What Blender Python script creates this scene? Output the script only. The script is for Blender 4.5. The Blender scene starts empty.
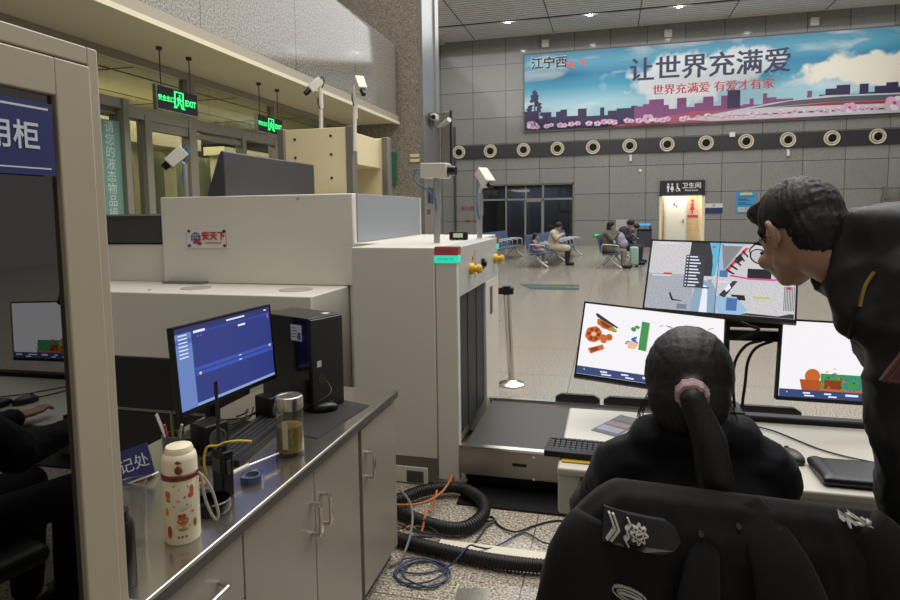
import bpy, bmesh, math, random
from mathutils import noise
from mathutils import Vector, Matrix, Quaternion
from mathutils.bvhtree import BVHTree

random.seed(7)
SC = bpy.context.scene
COL = SC.collection
PI = math.pi

# ------------------------------------------------------------------ camera
cam = bpy.data.cameras.new('camera')
cam.sensor_width = 36.0
cam.lens = 611.33 / 900 * 36.0
cam.shift_y = -37.5 / 900
cam.clip_start = 0.05
cam.clip_end = 200
camo = bpy.data.objects.new('camera', cam)
COL.objects.link(camo)
CR = ((0.96764617, 0.00847087, -0.25216885), (0.25198932, -0.08290356, 0.96417238), (-0.01273832, -0.99652157, -0.08235588))
mw = Matrix.Identity(4)
for i in range(3):
    mw[i][0], mw[i][1], mw[i][2] = CR[i][0], -CR[i][1], -CR[i][2]
mw[2][3] = 1.6
camo.matrix_world = mw
SC.camera = camo

# ------------------------------------------------------------------ view, world, lights
SC.view_settings.view_transform = 'Standard'
SC.view_settings.look = 'None'
SC.view_settings.gamma = 1.0
SC.view_settings.use_curve_mapping = False
SC.view_settings.exposure = 0.0
SC.cycles.max_bounces = 8
SC.cycles.use_denoising = True
SC.cycles.sample_clamp_indirect = 4.0
W = bpy.data.worlds.new('world')
SC.world = W
W.use_nodes = True
W.node_tree.nodes['Background'].inputs[0].default_value = (1.0, 0.965, 0.91, 1)
W.node_tree.nodes['Background'].inputs[1].default_value = 0.25


def area(name, loc, sx, sy, power, color, rot=(0, 0, 0)):
    l = bpy.data.lights.new(name, 'AREA')
    l.shape = 'RECTANGLE'
    l.size, l.size_y, l.energy, l.color = sx, sy, power, color
    o = bpy.data.objects.new(name, l)
    o.location, o.rotation_euler = loc, rot
    COL.objects.link(o)
    return o


area('hall_ceiling_light', (1.5, 15.5, 9.2), 20, 23, 3100, (0.985, 0.995, 1.0))
area('checkpoint_ceiling_light', (0.3, 3.4, 6.5), 4.5, 6.0, 300, (1.0, 0.95, 0.87))
area('vestibule_light', (-6.6, 8.0, 3.2), 1.8, 6.0, 130, (1.0, 0.93, 0.78), )


# ------------------------------------------------------------------ materials
def lin(c):
    return tuple((v / 12.92 if v <= 0.04045 else ((v + 0.055) / 1.055) ** 2.4) for v in c)


def rgb(h):
    return lin(tuple(int(h[i:i + 2], 16) / 255 for i in (0, 2, 4)))


MATS = {}


def mat(name, col, rough=0.5, metal=0.0, var=0.06, scale=30.0, bump=0.0, coat=0.0, spec=0.5, emit=None, estr=1.0, stretch=None, sheen=0.0):
    if name in MATS:
        return MATS[name]
    c = rgb(col) if isinstance(col, str) else col
    m = bpy.data.materials.new(name)
    m.use_nodes = True
    nt = m.node_tree
    p = nt.nodes['Principled BSDF']
    p.inputs['Roughness'].default_value = rough
    p.inputs['Metallic'].default_value = metal
    p.inputs['Coat Weight'].default_value = coat
    p.inputs['Specular IOR Level'].default_value = spec
    if sheen:
        p.inputs['Sheen Weight'].default_value = sheen
    tc = nt.nodes.new('ShaderNodeTexCoord')
    nz = nt.nodes.new('ShaderNodeTexNoise')
    nz.inputs['Scale'].default_value = scale
    nz.inputs['Detail'].default_value = 4
    src = tc.outputs['Object']
    if stretch:
        mp = nt.nodes.new('ShaderNodeMapping')
        mp.inputs['Scale'].default_value = stretch
        nt.links.new(src, mp.inputs['Vector'])
        src = mp.outputs['Vector']
    nt.links.new(src, nz.inputs['Vector'])
    mx = nt.nodes.new('ShaderNodeMix')
    mx.data_type = 'RGBA'
    mx.inputs['A'].default_value = (*[max(0, v * (1 - var)) for v in c], 1)
    mx.inputs['B'].default_value = (*[min(1, v * (1 + var)) for v in c], 1)
    nt.links.new(nz.outputs['Fac'], mx.inputs['Factor'])
    nt.links.new(mx.outputs['Result'], p.inputs['Base Color'])
    if bump:
        b = nt.nodes.new('ShaderNodeBump')
        b.inputs['Strength'].default_value = bump
        b.inputs['Distance'].default_value = 0.01
        nt.links.new(nz.outputs['Fac'], b.inputs['Height'])
        nt.links.new(b.outputs['Normal'], p.inputs['Normal'])
    if emit is not None:
        p.inputs['Emission Color'].default_value = (*(rgb(emit) if isinstance(emit, str) else emit), 1)
        p.inputs['Emission Strength'].default_value = estr
    MATS[name] = m
    return m


def lit(name, col, s=1.0):
    """a material that gives off light: screens, lit signs, lamps"""
    if name in MATS:
        return MATS[name]
    m = bpy.data.materials.new(name)
    m.use_nodes = True
    nt = m.node_tree
    p = nt.nodes['Principled BSDF']
    p.inputs['Base Color'].default_value = (0.02, 0.02, 0.02, 1)
    p.inputs['Roughness'].default_value = 0.35
    p.inputs['Specular IOR Level'].default_value = 0.25
    p.inputs['Emission Color'].default_value = (*(rgb(col) if isinstance(col, str) else col), 1)
    p.inputs['Emission Strength'].default_value = s
    MATS[name] = m
    return m


def granite(name, base, dark, light, speck, rough, tile=None, joint=(0.03, 0.03, 0.03), jw=0.004, axes='XY', off=(0, 0, 0), rvar=0.0, tvar=0.0):
    m = bpy.data.materials.new(name)
    m.use_nodes = True
    nt = m.node_tree
    N, L = nt.nodes, nt.links
    p = N['Principled BSDF']
    g = N.new('ShaderNodeNewGeometry')
    vor = N.new('ShaderNodeTexNoise')
    vor.inputs['Scale'].default_value = speck
    vor.inputs['Detail'].default_value = 3
    vor.inputs['Roughness'].default_value = 0.65
    L.new(g.outputs['Position'], vor.inputs['Vector'])
    cr = N.new('ShaderNodeValToRGB')
    e = cr.color_ramp.elements
    e[0].position, e[0].color = 0.33, (*rgb(dark), 1)
    e[1].position, e[1].color = 0.66, (*rgb(light), 1)
    k = cr.color_ramp.elements.new(0.49)
    k.color = (*rgb(base), 1)
    L.new(vor.outputs['Fac'], cr.inputs['Fac'])
    col = cr.outputs['Color']
    if tile:
        sep = N.new('ShaderNodeSeparateXYZ')
        L.new(g.outputs['Position'], sep.inputs[0])
        com = N.new('ShaderNodeCombineXYZ')
        for i, a in enumerate(axes):
            ad = N.new('ShaderNodeMath')
            ad.operation = 'ADD'
            ad.inputs[1].default_value = off[i]
            L.new(sep.outputs[a], ad.inputs[0])
            L.new(ad.outputs[0], com.inputs[i])
        bt = N.new('ShaderNodeTexBrick')
        bt.offset = 0.0
        bt.inputs['Scale'].default_value = 1.0
        bt.inputs['Brick Width'].default_value = tile[0]
        bt.inputs['Row Height'].default_value = tile[1]
        bt.inputs['Mortar Size'].default_value = jw
        bt.inputs['Mortar Smooth'].default_value = 0.0
        bt.inputs['Bias'].default_value = 0.0
        bt.inputs['Color1'].default_value = (1 - tvar, 1 - tvar, 1 - tvar, 1)
        bt.inputs['Color2'].default_value = (1 + tvar, 1 + tvar, 1 + tvar, 1)
        L.new(com.outputs[0], bt.inputs['Vector'])
        mul = N.new('ShaderNodeMix')
        mul.data_type = 'RGBA'
        mul.blend_type = 'MULTIPLY'
        mul.inputs['Factor'].default_value = 1
        L.new(col, mul.inputs['A'])
        L.new(bt.outputs['Color'], mul.inputs['B'])
        jm = N.new('ShaderNodeMix')
        jm.data_type = 'RGBA'
        jm.inputs['B'].default_value = (*joint, 1)
        L.new(bt.outputs['Fac'], jm.inputs['Factor'])
        L.new(mul.outputs['Result'], jm.inputs['A'])
        col = jm.outputs['Result']
    L.new(col, p.inputs['Base Color'])
    p.inputs['Roughness'].default_value = rough
    return m


def glass(name, tint=(0.85, 0.9, 0.88), refl=0.12, rough=0.02):
    m = bpy.data.materials.new(name)
    m.use_nodes = True
    nt = m.node_tree
    N, L = nt.nodes, nt.links
    N.remove(N['Principled BSDF'])
    tr = N.new('ShaderNodeBsdfTransparent')
    tr.inputs[0].default_value = (*tint, 1)
    gl = N.new('ShaderNodeBsdfGlossy')
    gl.inputs['Roughness'].default_value = rough
    lw = N.new('ShaderNodeLayerWeight')
    pw = N.new('ShaderNodeMath')
    pw.operation = 'POWER'
    pw.inputs[1].default_value = 5.0
    L.new(lw.outputs['Facing'], pw.inputs[0])
    ad = N.new('ShaderNodeMath')
    ad.operation = 'MULTIPLY_ADD'
    ad.use_clamp = True
    ad.inputs[1].default_value = 0.9
    ad.inputs[2].default_value = refl
    L.new(pw.outputs[0], ad.inputs[0])
    mx = N.new('ShaderNodeMixShader')
    L.new(ad.outputs[0], mx.inputs[0])
    L.new(tr.outputs[0], mx.inputs[1])
    L.new(gl.outputs[0], mx.inputs[2])
    L.new(mx.outputs[0], N['Material Output'].inputs[0])
    return m


# ------------------------------------------------------------------ mesh helpers
class G:
    """collects shapes; becomes ONE mesh object"""

    def __init__(s):
        s.v, s.f, s.m = [], [], []

    def add(s, vs, fs, mi=0, M=None):
        b = len(s.v)
        s.v += [(M @ Vector(v)) if M is not None else Vector(v) for v in vs]
        for f in fs:
            s.f.append(tuple(b + i for i in f))
            s.m.append(mi)
        return s

    def box(s, x0, x1, y0, y1, z0, z1, mi=0, M=None):
        v = [(x, y, z) for x in (x0, x1) for y in (y0, y1) for z in (z0, z1)]
        return s.add(v, [(0, 1, 3, 2), (4, 6, 7, 5), (0, 4, 5, 1), (2, 3, 7, 6), (0, 2, 6, 4), (1, 5, 7, 3)], mi, M)

    def cbox(s, c, sx, sy, sz, mi=0, R=None):
        M = Matrix.Translation(c) @ (R.to_4x4() if R is not None else Matrix.Identity(4))
        return s.box(-sx / 2, sx / 2, -sy / 2, sy / 2, -sz / 2, sz / 2, mi, M)

    def ring(s, rings, mi=0, closed=False, cap=True):
        n = len(rings[0])
        vs = [p for r in rings for p in r]
        fs = []
        k = len(rings)
        for i in range(k if closed else k - 1):
            a, b = i * n, ((i + 1) % k) * n
            for j in range(n):
                fs.append((a + j, a + (j + 1) % n, b + (j + 1) % n, b + j))
        if cap and not closed:
            fs.append(tuple(range(n - 1, -1, -1)))
            fs.append(tuple((k - 1) * n + j for j in range(n)))
        return s.add(vs, fs, mi)

    def cyl(s, p0, p1, r0, r1=None, n=20, mi=0):
        p0, p1 = Vector(p0), Vector(p1)
        r1 = r0 if r1 is None else r1
        q = (p1 - p0).to_track_quat('Z', 'Y')
        c = [(math.cos(2 * PI * j / n), math.sin(2 * PI * j / n)) for j in range(n)]
        return s.ring([[p0 + q @ Vector((a * r0, b * r0, 0)) for a, b in c], [p1 + q @ Vector((a * r1, b * r1, 0)) for a, b in c]], mi)

    def lathe(s, o, prof, n=28, mi=0, axis=(0, 0, 1), closed=False):
        q = Vector(axis).to_track_quat('Z', 'Y')
        o = Vector(o)
        rings = [[o + q @ Vector((max(r, 1e-5) * math.cos(2 * PI * j / n), max(r, 1e-5) * math.sin(2 * PI * j / n), z)) for j in range(n)] for r, z in prof]
        return s.ring(rings, mi, closed=closed, cap=not closed)

    def tube(s, pts, r, n=8, mi=0, smooth=4, rad=None):
        P = [Vector(p) for p in pts]
        if smooth > 1 and len(P) > 2:
            Q = []
            for i in range(len(P) - 1):
                a = P[max(i - 1, 0)]
                b, c = P[i], P[i + 1]
                d = P[min(i + 2, len(P) - 1)]
                for k in range(smooth):
                    t = k / smooth
                    Q.append(0.5 * ((2 * b) + (c - a) * t + (2 * a - 5 * b + 4 * c - d) * t * t + (3 * b - a - 3 * c + d) * t ** 3))
            Q.append(P[-1])
            P = Q
        rings = []
        up = Vector((0.13, 0.21, 0.97))
        for i, p in enumerate(P):
            t = (P[min(i + 1, len(P) - 1)] - P[max(i - 1, 0)])
            if t.length < 1e-9:
                t = Vector((0, 0, 1))
            t.normalize()
            x = t.cross(up)
            if x.length < 1e-4:
                x = t.cross(Vector((1, 0, 0)))
            x.normalize()
            y = x.cross(t)
            up = y
            rr = rad(i, len(P)) if rad else r
            rings.append([p + x * (rr * math.cos(2 * PI * j / n)) + y * (rr * math.sin(2 * PI * j / n)) for j in range(n)])
        return s.ring(rings, mi)

    def ball(s, c, rx, ry=None, rz=None, n=16, mi=0, R=None):
        ry = rx if ry is None else ry
        rz = rx if rz is None else rz
        k = n // 2
        vs = [(0, 0, -rz)]
        for i in range(1, k):
            a = -PI / 2 + PI * i / k
            vs += [(rx * math.cos(a) * math.cos(2 * PI * j / n), ry * math.cos(a) * math.sin(2 * PI * j / n), rz * math.sin(a)) for j in range(n)]
        vs.append((0, 0, rz))
        fs = [(0, 1 + (j + 1) % n, 1 + j) for j in range(n)]
        for i in range(k - 2):
            a, b = 1 + i * n, 1 + (i + 1) * n
            fs += [(a + j, a + (j + 1) % n, b + (j + 1) % n, b + j) for j in range(n)]
        t = len(vs) - 1
        a = 1 + (k - 2) * n
        fs += [(a + j, a + (j + 1) % n, t) for j in range(n)]
        M = Matrix.Translation(c) @ (R.to_4x4() if R is not None else Matrix.Identity(4))
        return s.add(vs, fs, mi, M)

    def cap(s, p0, p1, r0, r1=None, n=16, mi=0):
        """tapered capsule"""
        r1 = r0 if r1 is None else r1
        s.cyl(p0, p1, r0, r1, n, mi)
        s.ball(p0, r0, n=n, mi=mi)
        s.ball(p1, r1, n=n, mi=mi)
        return s

    def prism(s, pts, h0, h1, mi=0, M=None):
        n = len(pts)
        vs = [(x, y, h0) for x, y in pts] + [(x, y, h1) for x, y in pts]
        fs = [tuple(range(n - 1, -1, -1)), tuple(range(n, 2 * n))] + [(i, (i + 1) % n, n + (i + 1) % n, n + i) for i in range(n)]
        return s.add(vs, fs, mi, M)

    def text(s, body, size, M, mi=0, h=0.0, align='CENTER', bold=0.0):
        c = bpy.data.curves.new('glyphs', 'FONT')
        c.body, c.size, c.extrude, c.offset = body, size, h, bold
        c.align_x, c.align_y = align, 'CENTER'
        c.resolution_u = 2
        o = bpy.data.objects.new('glyphs', c)
        COL.objects.link(o)
        dg = bpy.context.evaluated_depsgraph_get()
        me = bpy.data.meshes.new_from_object(o.evaluated_get(dg))
        s.add([v.co for v in me.vertices], [tuple(p.vertices) for p in me.polygons], mi, M)
        bpy.data.objects.remove(o)
        bpy.data.curves.remove(c)
        bpy.data.meshes.remove(me)
        return s


def origin(o):
    v = Vector((0, 0, 0))
    while o is not None:
        v += Vector(o.location)
        o = o.parent
    return v


def obj(name, g, mats, parent=None, local=False, bevel=0.0, seg=2, smooth=35, loc=None):
    """links a G as one mesh object; coordinates are world ones unless local"""
    me = bpy.data.meshes.new(name)
    off = Vector((0, 0, 0))
    if not local:
        off = origin(parent) if parent is not None else Vector(loc or (0, 0, 0))
    me.from_pydata([v - off for v in g.v], [], g.f)
    for m in (mats if isinstance(mats, (list, tuple)) else [mats]):
        me.materials.append(m)
    me.polygons.foreach_set('material_index', g.m)
    bm = bmesh.new()
    bm.from_mesh(me)
    bmesh.ops.recalc_face_normals(bm, faces=bm.faces)
    bm.to_mesh(me)
    bm.free()
    me.update()
    if smooth:
        me.shade_smooth()
        me.set_sharp_from_angle(angle=math.radians(smooth))
    o = bpy.data.objects.new(name, me)
    COL.objects.link(o)
    if parent is not None:
        o.parent = parent
    elif not local and loc:
        o.location = loc
    if bevel:
        md = o.modifiers.new('bevel', 'BEVEL')
        md.width, md.segments, md.limit_method = bevel, seg, 'ANGLE'
        md.angle_limit = math.radians(40)
        md.harden_normals = False
    return o


def tag(o, label, cat, group=None, kind=None):
    o['label'] = label
    o['category'] = cat
    if group:
        o['group'] = group
    if kind:
        o['kind'] = kind
    return o


def thing(name, label, cat, loc=(0, 0, 0), rz=0.0, group=None, rot=None):
    o = bpy.data.objects.new(name, None)
    o.empty_display_size = 0.1
    COL.objects.link(o)
    o.location = loc
    o.rotation_euler = rot or (0, 0, rz)
    return tag(o, label, cat, group)


def struct(name, g, m, parent=None, **k):
    o = obj(name, g, m, parent, **k)
    if parent is None:
        o['kind'] = 'structure'
    return o


def dup(root, loc, rz=None, label=None):
    r = root.copy()
    COL.objects.link(r)
    r.location = loc
    if rz is not None:
        r.rotation_euler = (0, 0, rz)
    if label:
        r['label'] = label
    for ch in list(root.children):
        c = ch.copy()
        COL.objects.link(c)
        c.parent = r
        for gch in list(ch.children):
            d = gch.copy()
            COL.objects.link(d)
            d.parent = c
    return r


def remesh(name, g, m, parent, voxel, smooth=6, local=False, disp=None):
    """fuses overlapping solids into one continuous skin"""
    tmp = obj('tmp_' + name, g, m, None, local=True, smooth=0)
    md = tmp.modifiers.new('r', 'REMESH')
    md.mode, md.voxel_size = 'VOXEL', voxel
    if smooth:
        sm = tmp.modifiers.new('s', 'SMOOTH')
        sm.iterations, sm.factor = smooth, 0.5
    dg = bpy.context.evaluated_depsgraph_get()
    dg.update()
    me = bpy.data.meshes.new_from_object(tmp.evaluated_get(dg))
    me.name = name
    bpy.data.objects.remove(tmp)
    off = origin(parent) if (parent is not None and not local) else Vector((0, 0, 0))
    if disp:
        for v in me.vertices:
            v.co += disp(v.co, v.normal)
    for v in me.vertices:
        v.co -= off
    me.materials.clear()
    me.materials.append(m)
    me.shade_smooth()
    o = bpy.data.objects.new(name, me)
    COL.objects.link(o)
    o.parent = parent
    return o


def loft(g, pts, rx, ry, side, n=16, mi=0, sub=5):
    """soft flattened tube: elliptical rings along a path"""
    P = [Vector(p) for p in pts]
    Q, A, B = [], [], []
    for i in range(len(P) - 1):
        a, b, c, d = P[max(i - 1, 0)], P[i], P[i + 1], P[min(i + 2, len(P) - 1)]
        for k in range(sub):
            t = k / sub
            Q.append(0.5 * ((2 * b) + (c - a) * t + (2 * a - 5 * b + 4 * c - d) * t * t + (3 * b - a - 3 * c + d) * t ** 3))
            A.append(rx[i] + (rx[i + 1] - rx[i]) * t)
            B.append(ry[i] + (ry[i + 1] - ry[i]) * t)
    Q.append(P[-1])
    A.append(rx[-1])
    B.append(ry[-1])
    rings = []
    for i, p in enumerate(Q):
        t = (Q[min(i + 1, len(Q) - 1)] - Q[max(i - 1, 0)]).normalized()
        x = (side - t * side.dot(t)).normalized()
        y = t.cross(x)
        rings.append([p + x * (A[i] * math.cos(2 * PI * j / n)) + y * (B[i] * math.sin(2 * PI * j / n)) for j in range(n)])
    return g.ring(rings, mi)


def ridges(co, f, amp, st=(1, 1, 1), seed=0.0):
    """sharp-crested wrinkles for cloth"""
    q = Vector((co.x * st[0], co.y * st[1], co.z * st[2])) * f + Vector((seed, seed * .7, 0))
    a = 1 - abs(noise.noise(q))
    b = 1 - abs(noise.noise(q * 2.1 + Vector((3.1, 1.7, 0))))
    return amp * ((a ** 4) - .45 + .4 * (b ** 4 - .45))


def bvh(o):
    off = origin(o)
    me = o.data
    return BVHTree.FromPolygons([v.co + off for v in me.vertices], [tuple(p.vertices) for p in me.polygons])


class Flat(G):
    """layers of flat shapes on a w x h sheet, u and v in 0..1 from its lower left corner; local plane XZ facing -Y"""

    def __init__(s, w, h, step=0.0002):
        super().__init__()
        s.w, s.h, s.step, s.k = w, h, step, 0
        s.mats, s.idx = [], {}

    def mi(s, m):
        if m.name not in s.idx:
            s.idx[m.name] = len(s.mats)
            s.mats.append(m)
        return s.idx[m.name]

    def P(s, u, v):
        return ((u - 0.5) * s.w, -s.step * s.k, (v - 0.5) * s.h)

    def poly(s, pts, m):
        s.k += 1
        s.add([s.P(u, v) for u, v in pts], [tuple(range(len(pts)))], s.mi(m))

    def rect(s, u0, v0, u1, v1, m):
        s.poly([(u0, v0), (u1, v0), (u1, v1), (u0, v1)], m)

    def rects(s, L, m):
        s.k += 1
        for u0, v0, u1, v1 in L:
            s.add([s.P(u0, v0), s.P(u1, v0), s.P(u1, v1), s.P(u0, v1)], [(0, 1, 2, 3)], s.mi(m))

    def blob(s, u, v, ru, rv, m, n=18, wob=0.0, rot=0.0, seed=0):
        rnd = random.Random(seed)
        pts = []
        for j in range(n):
            a = 2 * PI * j / n
            k = 1 + wob * rnd.uniform(-1, 1)
            x, y = ru * s.w * k * math.cos(a), rv * s.h * k * math.sin(a)
            pts.append((u + (x * math.cos(rot) - y * math.sin(rot)) / s.w, v + (x * math.sin(rot) + y * math.cos(rot)) / s.h))
        s.poly(pts, m)

    def txt(s, body, u, v, size, m, bold=0.0, align='CENTER'):
        s.k += 1
        M = Matrix.Translation(s.P(u, v)) @ Matrix.Rotation(PI / 2, 4, 'X')
        s.text(body, size, M, s.mi(m), align=align, bold=bold)

    def done(s, name, parent, **k):
        return obj(name, s, s.mats, parent, local=True, smooth=0, **k)
# ------------------------------------------------------------------ shared materials
M_floor = granite('floor_granite', '958c7e', '332d27', 'd8cfbe', 88.0, 0.15, tile=(1.2, 1.2), joint=rgb('5d554a'), jw=0.003, axes='XY', off=(0.35, 0.1))
M_wall = granite('wall_granite', '86847f', '656460', 'a6a49f', 38.0, 0.11, tile=(1.55, 1.2), joint=rgb('3f3d3a'), jw=0.012, axes='XZ', off=(0.03, 0.07), tvar=0.05)
M_band = granite('band_granite', '7d776e', '403b35', 'b2aba0', 48.0, 0.10, tile=(1.95, 9.0), joint=rgb('4a453e'), jw=0.008, axes='YZ', off=(0.35, 2.0))
M_pillar = granite('pillar_granite', '857c70', '554e45', 'aaa090', 55.0, 0.35)
M_side = granite('side_granite', '84817b', '65625d', 'a3a099', 38.0, 0.25, tile=(1.55, 1.2), joint=rgb('3f3d3a'), jw=0.012, axes='YZ', off=(0.0, 0.07))
M_soffit = mat('soffit_paint', 'e2dabd', 0.55, var=0.02, scale=2)
M_alu = mat('grey_aluminium', '928d80', 0.38, 0.15, var=0.05, scale=12)
M_satin = mat('satin_steel', 'a9a399', 0.45, 0.8, var=0.08, scale=8, stretch=(1, 60, 1))
M_steel = mat('brushed_steel', 'b6b1a7', 0.21, 0.92, var=0.10, scale=8, stretch=(1, 60, 1))
M_chrome = mat('polished_steel', 'd5d2cc', 0.2, 1.0, var=0.03)
M_white = mat('white_enamel', 'd6d2c8', 0.38, var=0.015, scale=3)
M_dgrey = mat('dark_grey_metal', '3b3d42', 0.42, 0.2, var=0.06)
M_black = mat('black_plastic', '111114', 0.45, var=0.1, spec=0.3)
M_blackg = mat('glossy_black_plastic', '0a0a0c', 0.18, var=0.1, spec=0.4)
M_rubber = mat('black_rubber', '131211', 0.5, var=0.15, scale=60)
M_cream = mat('cream_laminate', 'e0d2ab', 0.5, var=0.03, scale=4)
M_pglass = glass('clear_glass', (0.80, 0.84, 0.80), 0.06)
M_dglass = glass('smoked_glass', (0.36, 0.39, 0.43), 0.06)
M_bracket = mat('grey_bracket', '77736c', 0.5, 0.3)
M_pwhite = mat('white_plastic', 'd9d7d0', 0.4, var=0.02)

# ------------------------------------------------------------------ setting
g = G().box(-14, 16, -4, 34, -0.2, 0)
struct('floor', g, M_floor)

g = G()
Y0, Y1 = 28.45, 28.75
for x0, x1, z0, z1 in ((-8.3, -5.93, 0, 10.2), (-5.93, -1.58, 2.85, 10.2), (-1.58, 2.14, 0, 10.2), (2.14, 3.93, 2.21, 10.2), (3.93, 16, 0, 10.2)):
    g.box(x0, x1, Y0, Y1, z0, z1)
struct('wall_back', g, M_wall, smooth=0)

g = G().box(-8.3, -7.95, 12.7, 28.45, 0, 10.2)
struct('wall_left', g, M_side, smooth=0)

# ceiling: backing board with metal slats running left to right, a dark slot that holds the downlights
M_slat = mat('ceiling_slat', 'e8e6e2', 0.4, 0.0, var=0.04, scale=3)
M_void = mat('ceiling_void', '2c2b28', 0.8)
g = G().box(-8.3, 16, 6, 28.45, 9.66, 9.9)
ceil = struct('ceiling', g, M_void, smooth=0)
g = G()
y = 15.0
while y < 28.4:
    if not any(abs(y + 0.07 - s) < 0.17 for s in (26.1, 21.0, 16.0)):
        g.box(-7.6, 16, y, y + 0.15, 9.5, 9.56)
    y += 0.25
sl = struct('ceiling_slats', g, M_slat, ceil, smooth=0)
sl['kind'] = 'structure'
g = G()
for x in (-6.1, -2.5, 1.1, 4.7, 8.3, 11.9):
    g.box(x, x + 0.03, 15, 28.3, 9.49, 9.5)
struct('ceiling_joints', g, M_void, ceil, smooth=0)
g = G().box(-7.95, -7.55, 12, 28.45, 9.42, 9.56)
struct('trim_1', g, mat('white_trim', 'c9c7c0', 0.5), smooth=0)

# granite bulkhead over the entrance, with its soffit
g = G()
pr = [(-5.3, 4.87)] + [(-4.12 + 0.12 * math.sin(a), 4.75 + 0.12 * math.cos(a)) for a in [0, .4, .8, 1.2, PI / 2]] + [(-4.0, 3.43), (-5.3, 3.43)]
M4 = Matrix(((1, 0, 0, 0), (0, 0, 1, 0), (0, 1, 0, 0), (0, 0, 0, 1)))
g.prism(pr, -2, 11.42, 0, M4)
bulk = struct('beam_granite_bulkhead', g, M_band, smooth=30, bevel=0.05)
g = G().box(-5.6, -4.0, -2, 11.42, 3.33, 3.43).box(-4.05, -3.97, -2, 11.44, 3.31, 3.36)
struct('ceiling_entrance_soffit', g, M_soffit, smooth=0)
g = G().box(-4.0, -3.985, -2, 11.43, 3.362, 3.47)
struct('trim_4', g, mat('fascia_taupe', 'a89e8c', 0.4), smooth=0)
g = G().box(-5.6, -5.3, -2, 11.5, 3.43, 10.2)
struct('wall_upper_left', g, M_pillar, smooth=0)

g = G().box(-5.6, -3.56, 11.5, 12.7, 0, 10.2)
struct('pillar_granite', g, M_pillar, smooth=0)
g = G().box(-3.56, -3.53, 11.5, 12.7, 0, 10.2).box(-3.54, -3.50, 11.49, 11.62, 0, 10.2).box(-3.54, -3.50, 12.4, 12.66, 0, 10.2)
struct('pillar_cladding', g, mat('pillar_cladding_metal', '9b9a98', 0.3, 0.7, var=0.08, scale=6), smooth=0)

# entrance facade: aluminium frame and glass along X = -5.05
g = G()
FX0, FX1 = -5.11, -4.99
cols = [5.47, 5.83, 6.62, 7.72, 8.62, 10.3, 11.3]
for yy, w in ((2.0, .1), (3.6, .1), (5.47, .09), (5.86, .10), (6.62, .14), (7.72, .09), (8.62, .16), (10.3, .1), (11.3, .1)):
    top = 3.33 if yy in (6.62, 8.62, 3.6, 10.3, 2.0, 11.3) else 2.72
    g.box(FX0, FX1, yy - w / 2, yy + w / 2, 0, top)
g.box(FX0 + .006, FX1 - .006, 2, 11.4, 2.66, 2.78).box(FX0 + .006, FX1 - .006, 2, 11.4, 3.24, 3.325).box(FX0 + .006, FX1 - .006, 2, 11.4, 0, 0.12)
g.box(FX0 + .02, FX1 - .02, 6.69, 7.70, 2.56, 2.62).box(FX0 + .02, FX1 - .02, 5.9, 6.55, 2.56, 2.66)
w1 = struct('window_1', g, M_alu, smooth=0)
g = G().box(-5.055, -5.045, 2, 11.4, 0.1, 3.3)
struct('window_glazing', g, M_pglass, w1, smooth=0)

# vestibule beyond the glass
g = G().box(-9.2, -9.0, 1, 16, 0, 4)
struct('wall_vestibule', g, mat('vestibule_paint', 'b9b190', 0.6), smooth=0)
g = G().box(-9.2, -5.12, 1, 16, 3.3, 3.4)
vc = struct('ceiling_vestibule', g, mat('vestibule_ceiling_panel', 'a9a386', 0.45), smooth=0)
g = G()
for i in range(7):
    g.box(-9, -5.12, 2 + 2 * i, 2.02 + 2 * i, 3.293, 3.3)
for i in range(4):
    g.box(-8.6 + i, -8.58 + i, 1, 16, 3.293, 3.3)
struct('ceiling_joints', g, M_void, vc, smooth=0)
g = G().box(-6.75, -6.35, 6.2, 8.6, 2.62, 2.90).box(-6.75, -6.35, 9.2, 15, 2.62, 2.76)
portal = struct('beam_portal', g, M_cream, smooth=0)
g = G()
for yy in (6.25, 6.8, 7.5, 8.15, 8.55, 9.3, 10.6, 12):
    g.box(-6.7, -6.55, yy, yy + 0.09, 0, 2.62)
struct('portal_posts', g, M_cream, portal, smooth=0)
g = G()
for i in range(24):
    yy = 6.3 + i * 0.28
    g.box(-6.9 - 0.03 * (i % 2), -6.88 - 0.03 * (i % 2), yy, yy + 0.27, 0.05, 2.6)
struct('portal_strip_curtain', g, mat('pale_green_strip', '8e9474', 0.3, var=0.15, scale=3), portal, smooth=0)

# air-duct strip with its nozzles
g = G().box(-7.05, 16, 28.36, 28.45, 4.08, 4.69)
struct('trim_2', g, mat('air_strip_panel', '2e2d2f', 0.35, var=0.05), smooth=0)
ORD = ['leftmost', 'second from the left', 'third from the left', 'fourth from the left', 'fifth from the left', 'sixth from the left', 'seventh from the left',
       'eighth from the left', 'ninth from the left', 'tenth from the left', 'eleventh from the left', 'rightmost']
M_noz = mat('nozzle_rim_enamel', 'cfc5ac', 0.4)
nz = thing('air_nozzle', 'round cream air nozzle, leftmost on the dark wall strip', 'air vent', (-6.91, 28.36, 4.40), group='air nozzles on the dark wall strip')
g = G().lathe((0, 0, 0), [(0.30, 0.0), (0.31, 0.03), (0.29, 0.06), (0.25, 0.045), (0.235, 0.02), (0.235, 0.0)], 32, axis=(0, -1, 0), closed=True)
obj('outer_ring', g, M_noz, nz, local=True)
g = G().lathe((0, -0.01, 0), [(0.225, 0), (0.215, 0.06), (0.19, 0.09), (0.165, 0.07), (0.16, 0.03), (0.16, 0.0)], 32, axis=(0.1, -1, -0.12), closed=True)
obj('inner_ring', g, M_noz, nz, local=True)
g = G().lathe((0.0, -0.012, -0.0), [(0.16, 0), (0.15, 0.05), (0.12, 0.075), (0.0, 0.08)], 28, axis=(0.12, -1, -0.12))
obj('throat', g, M_black, nz, local=True)
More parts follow.
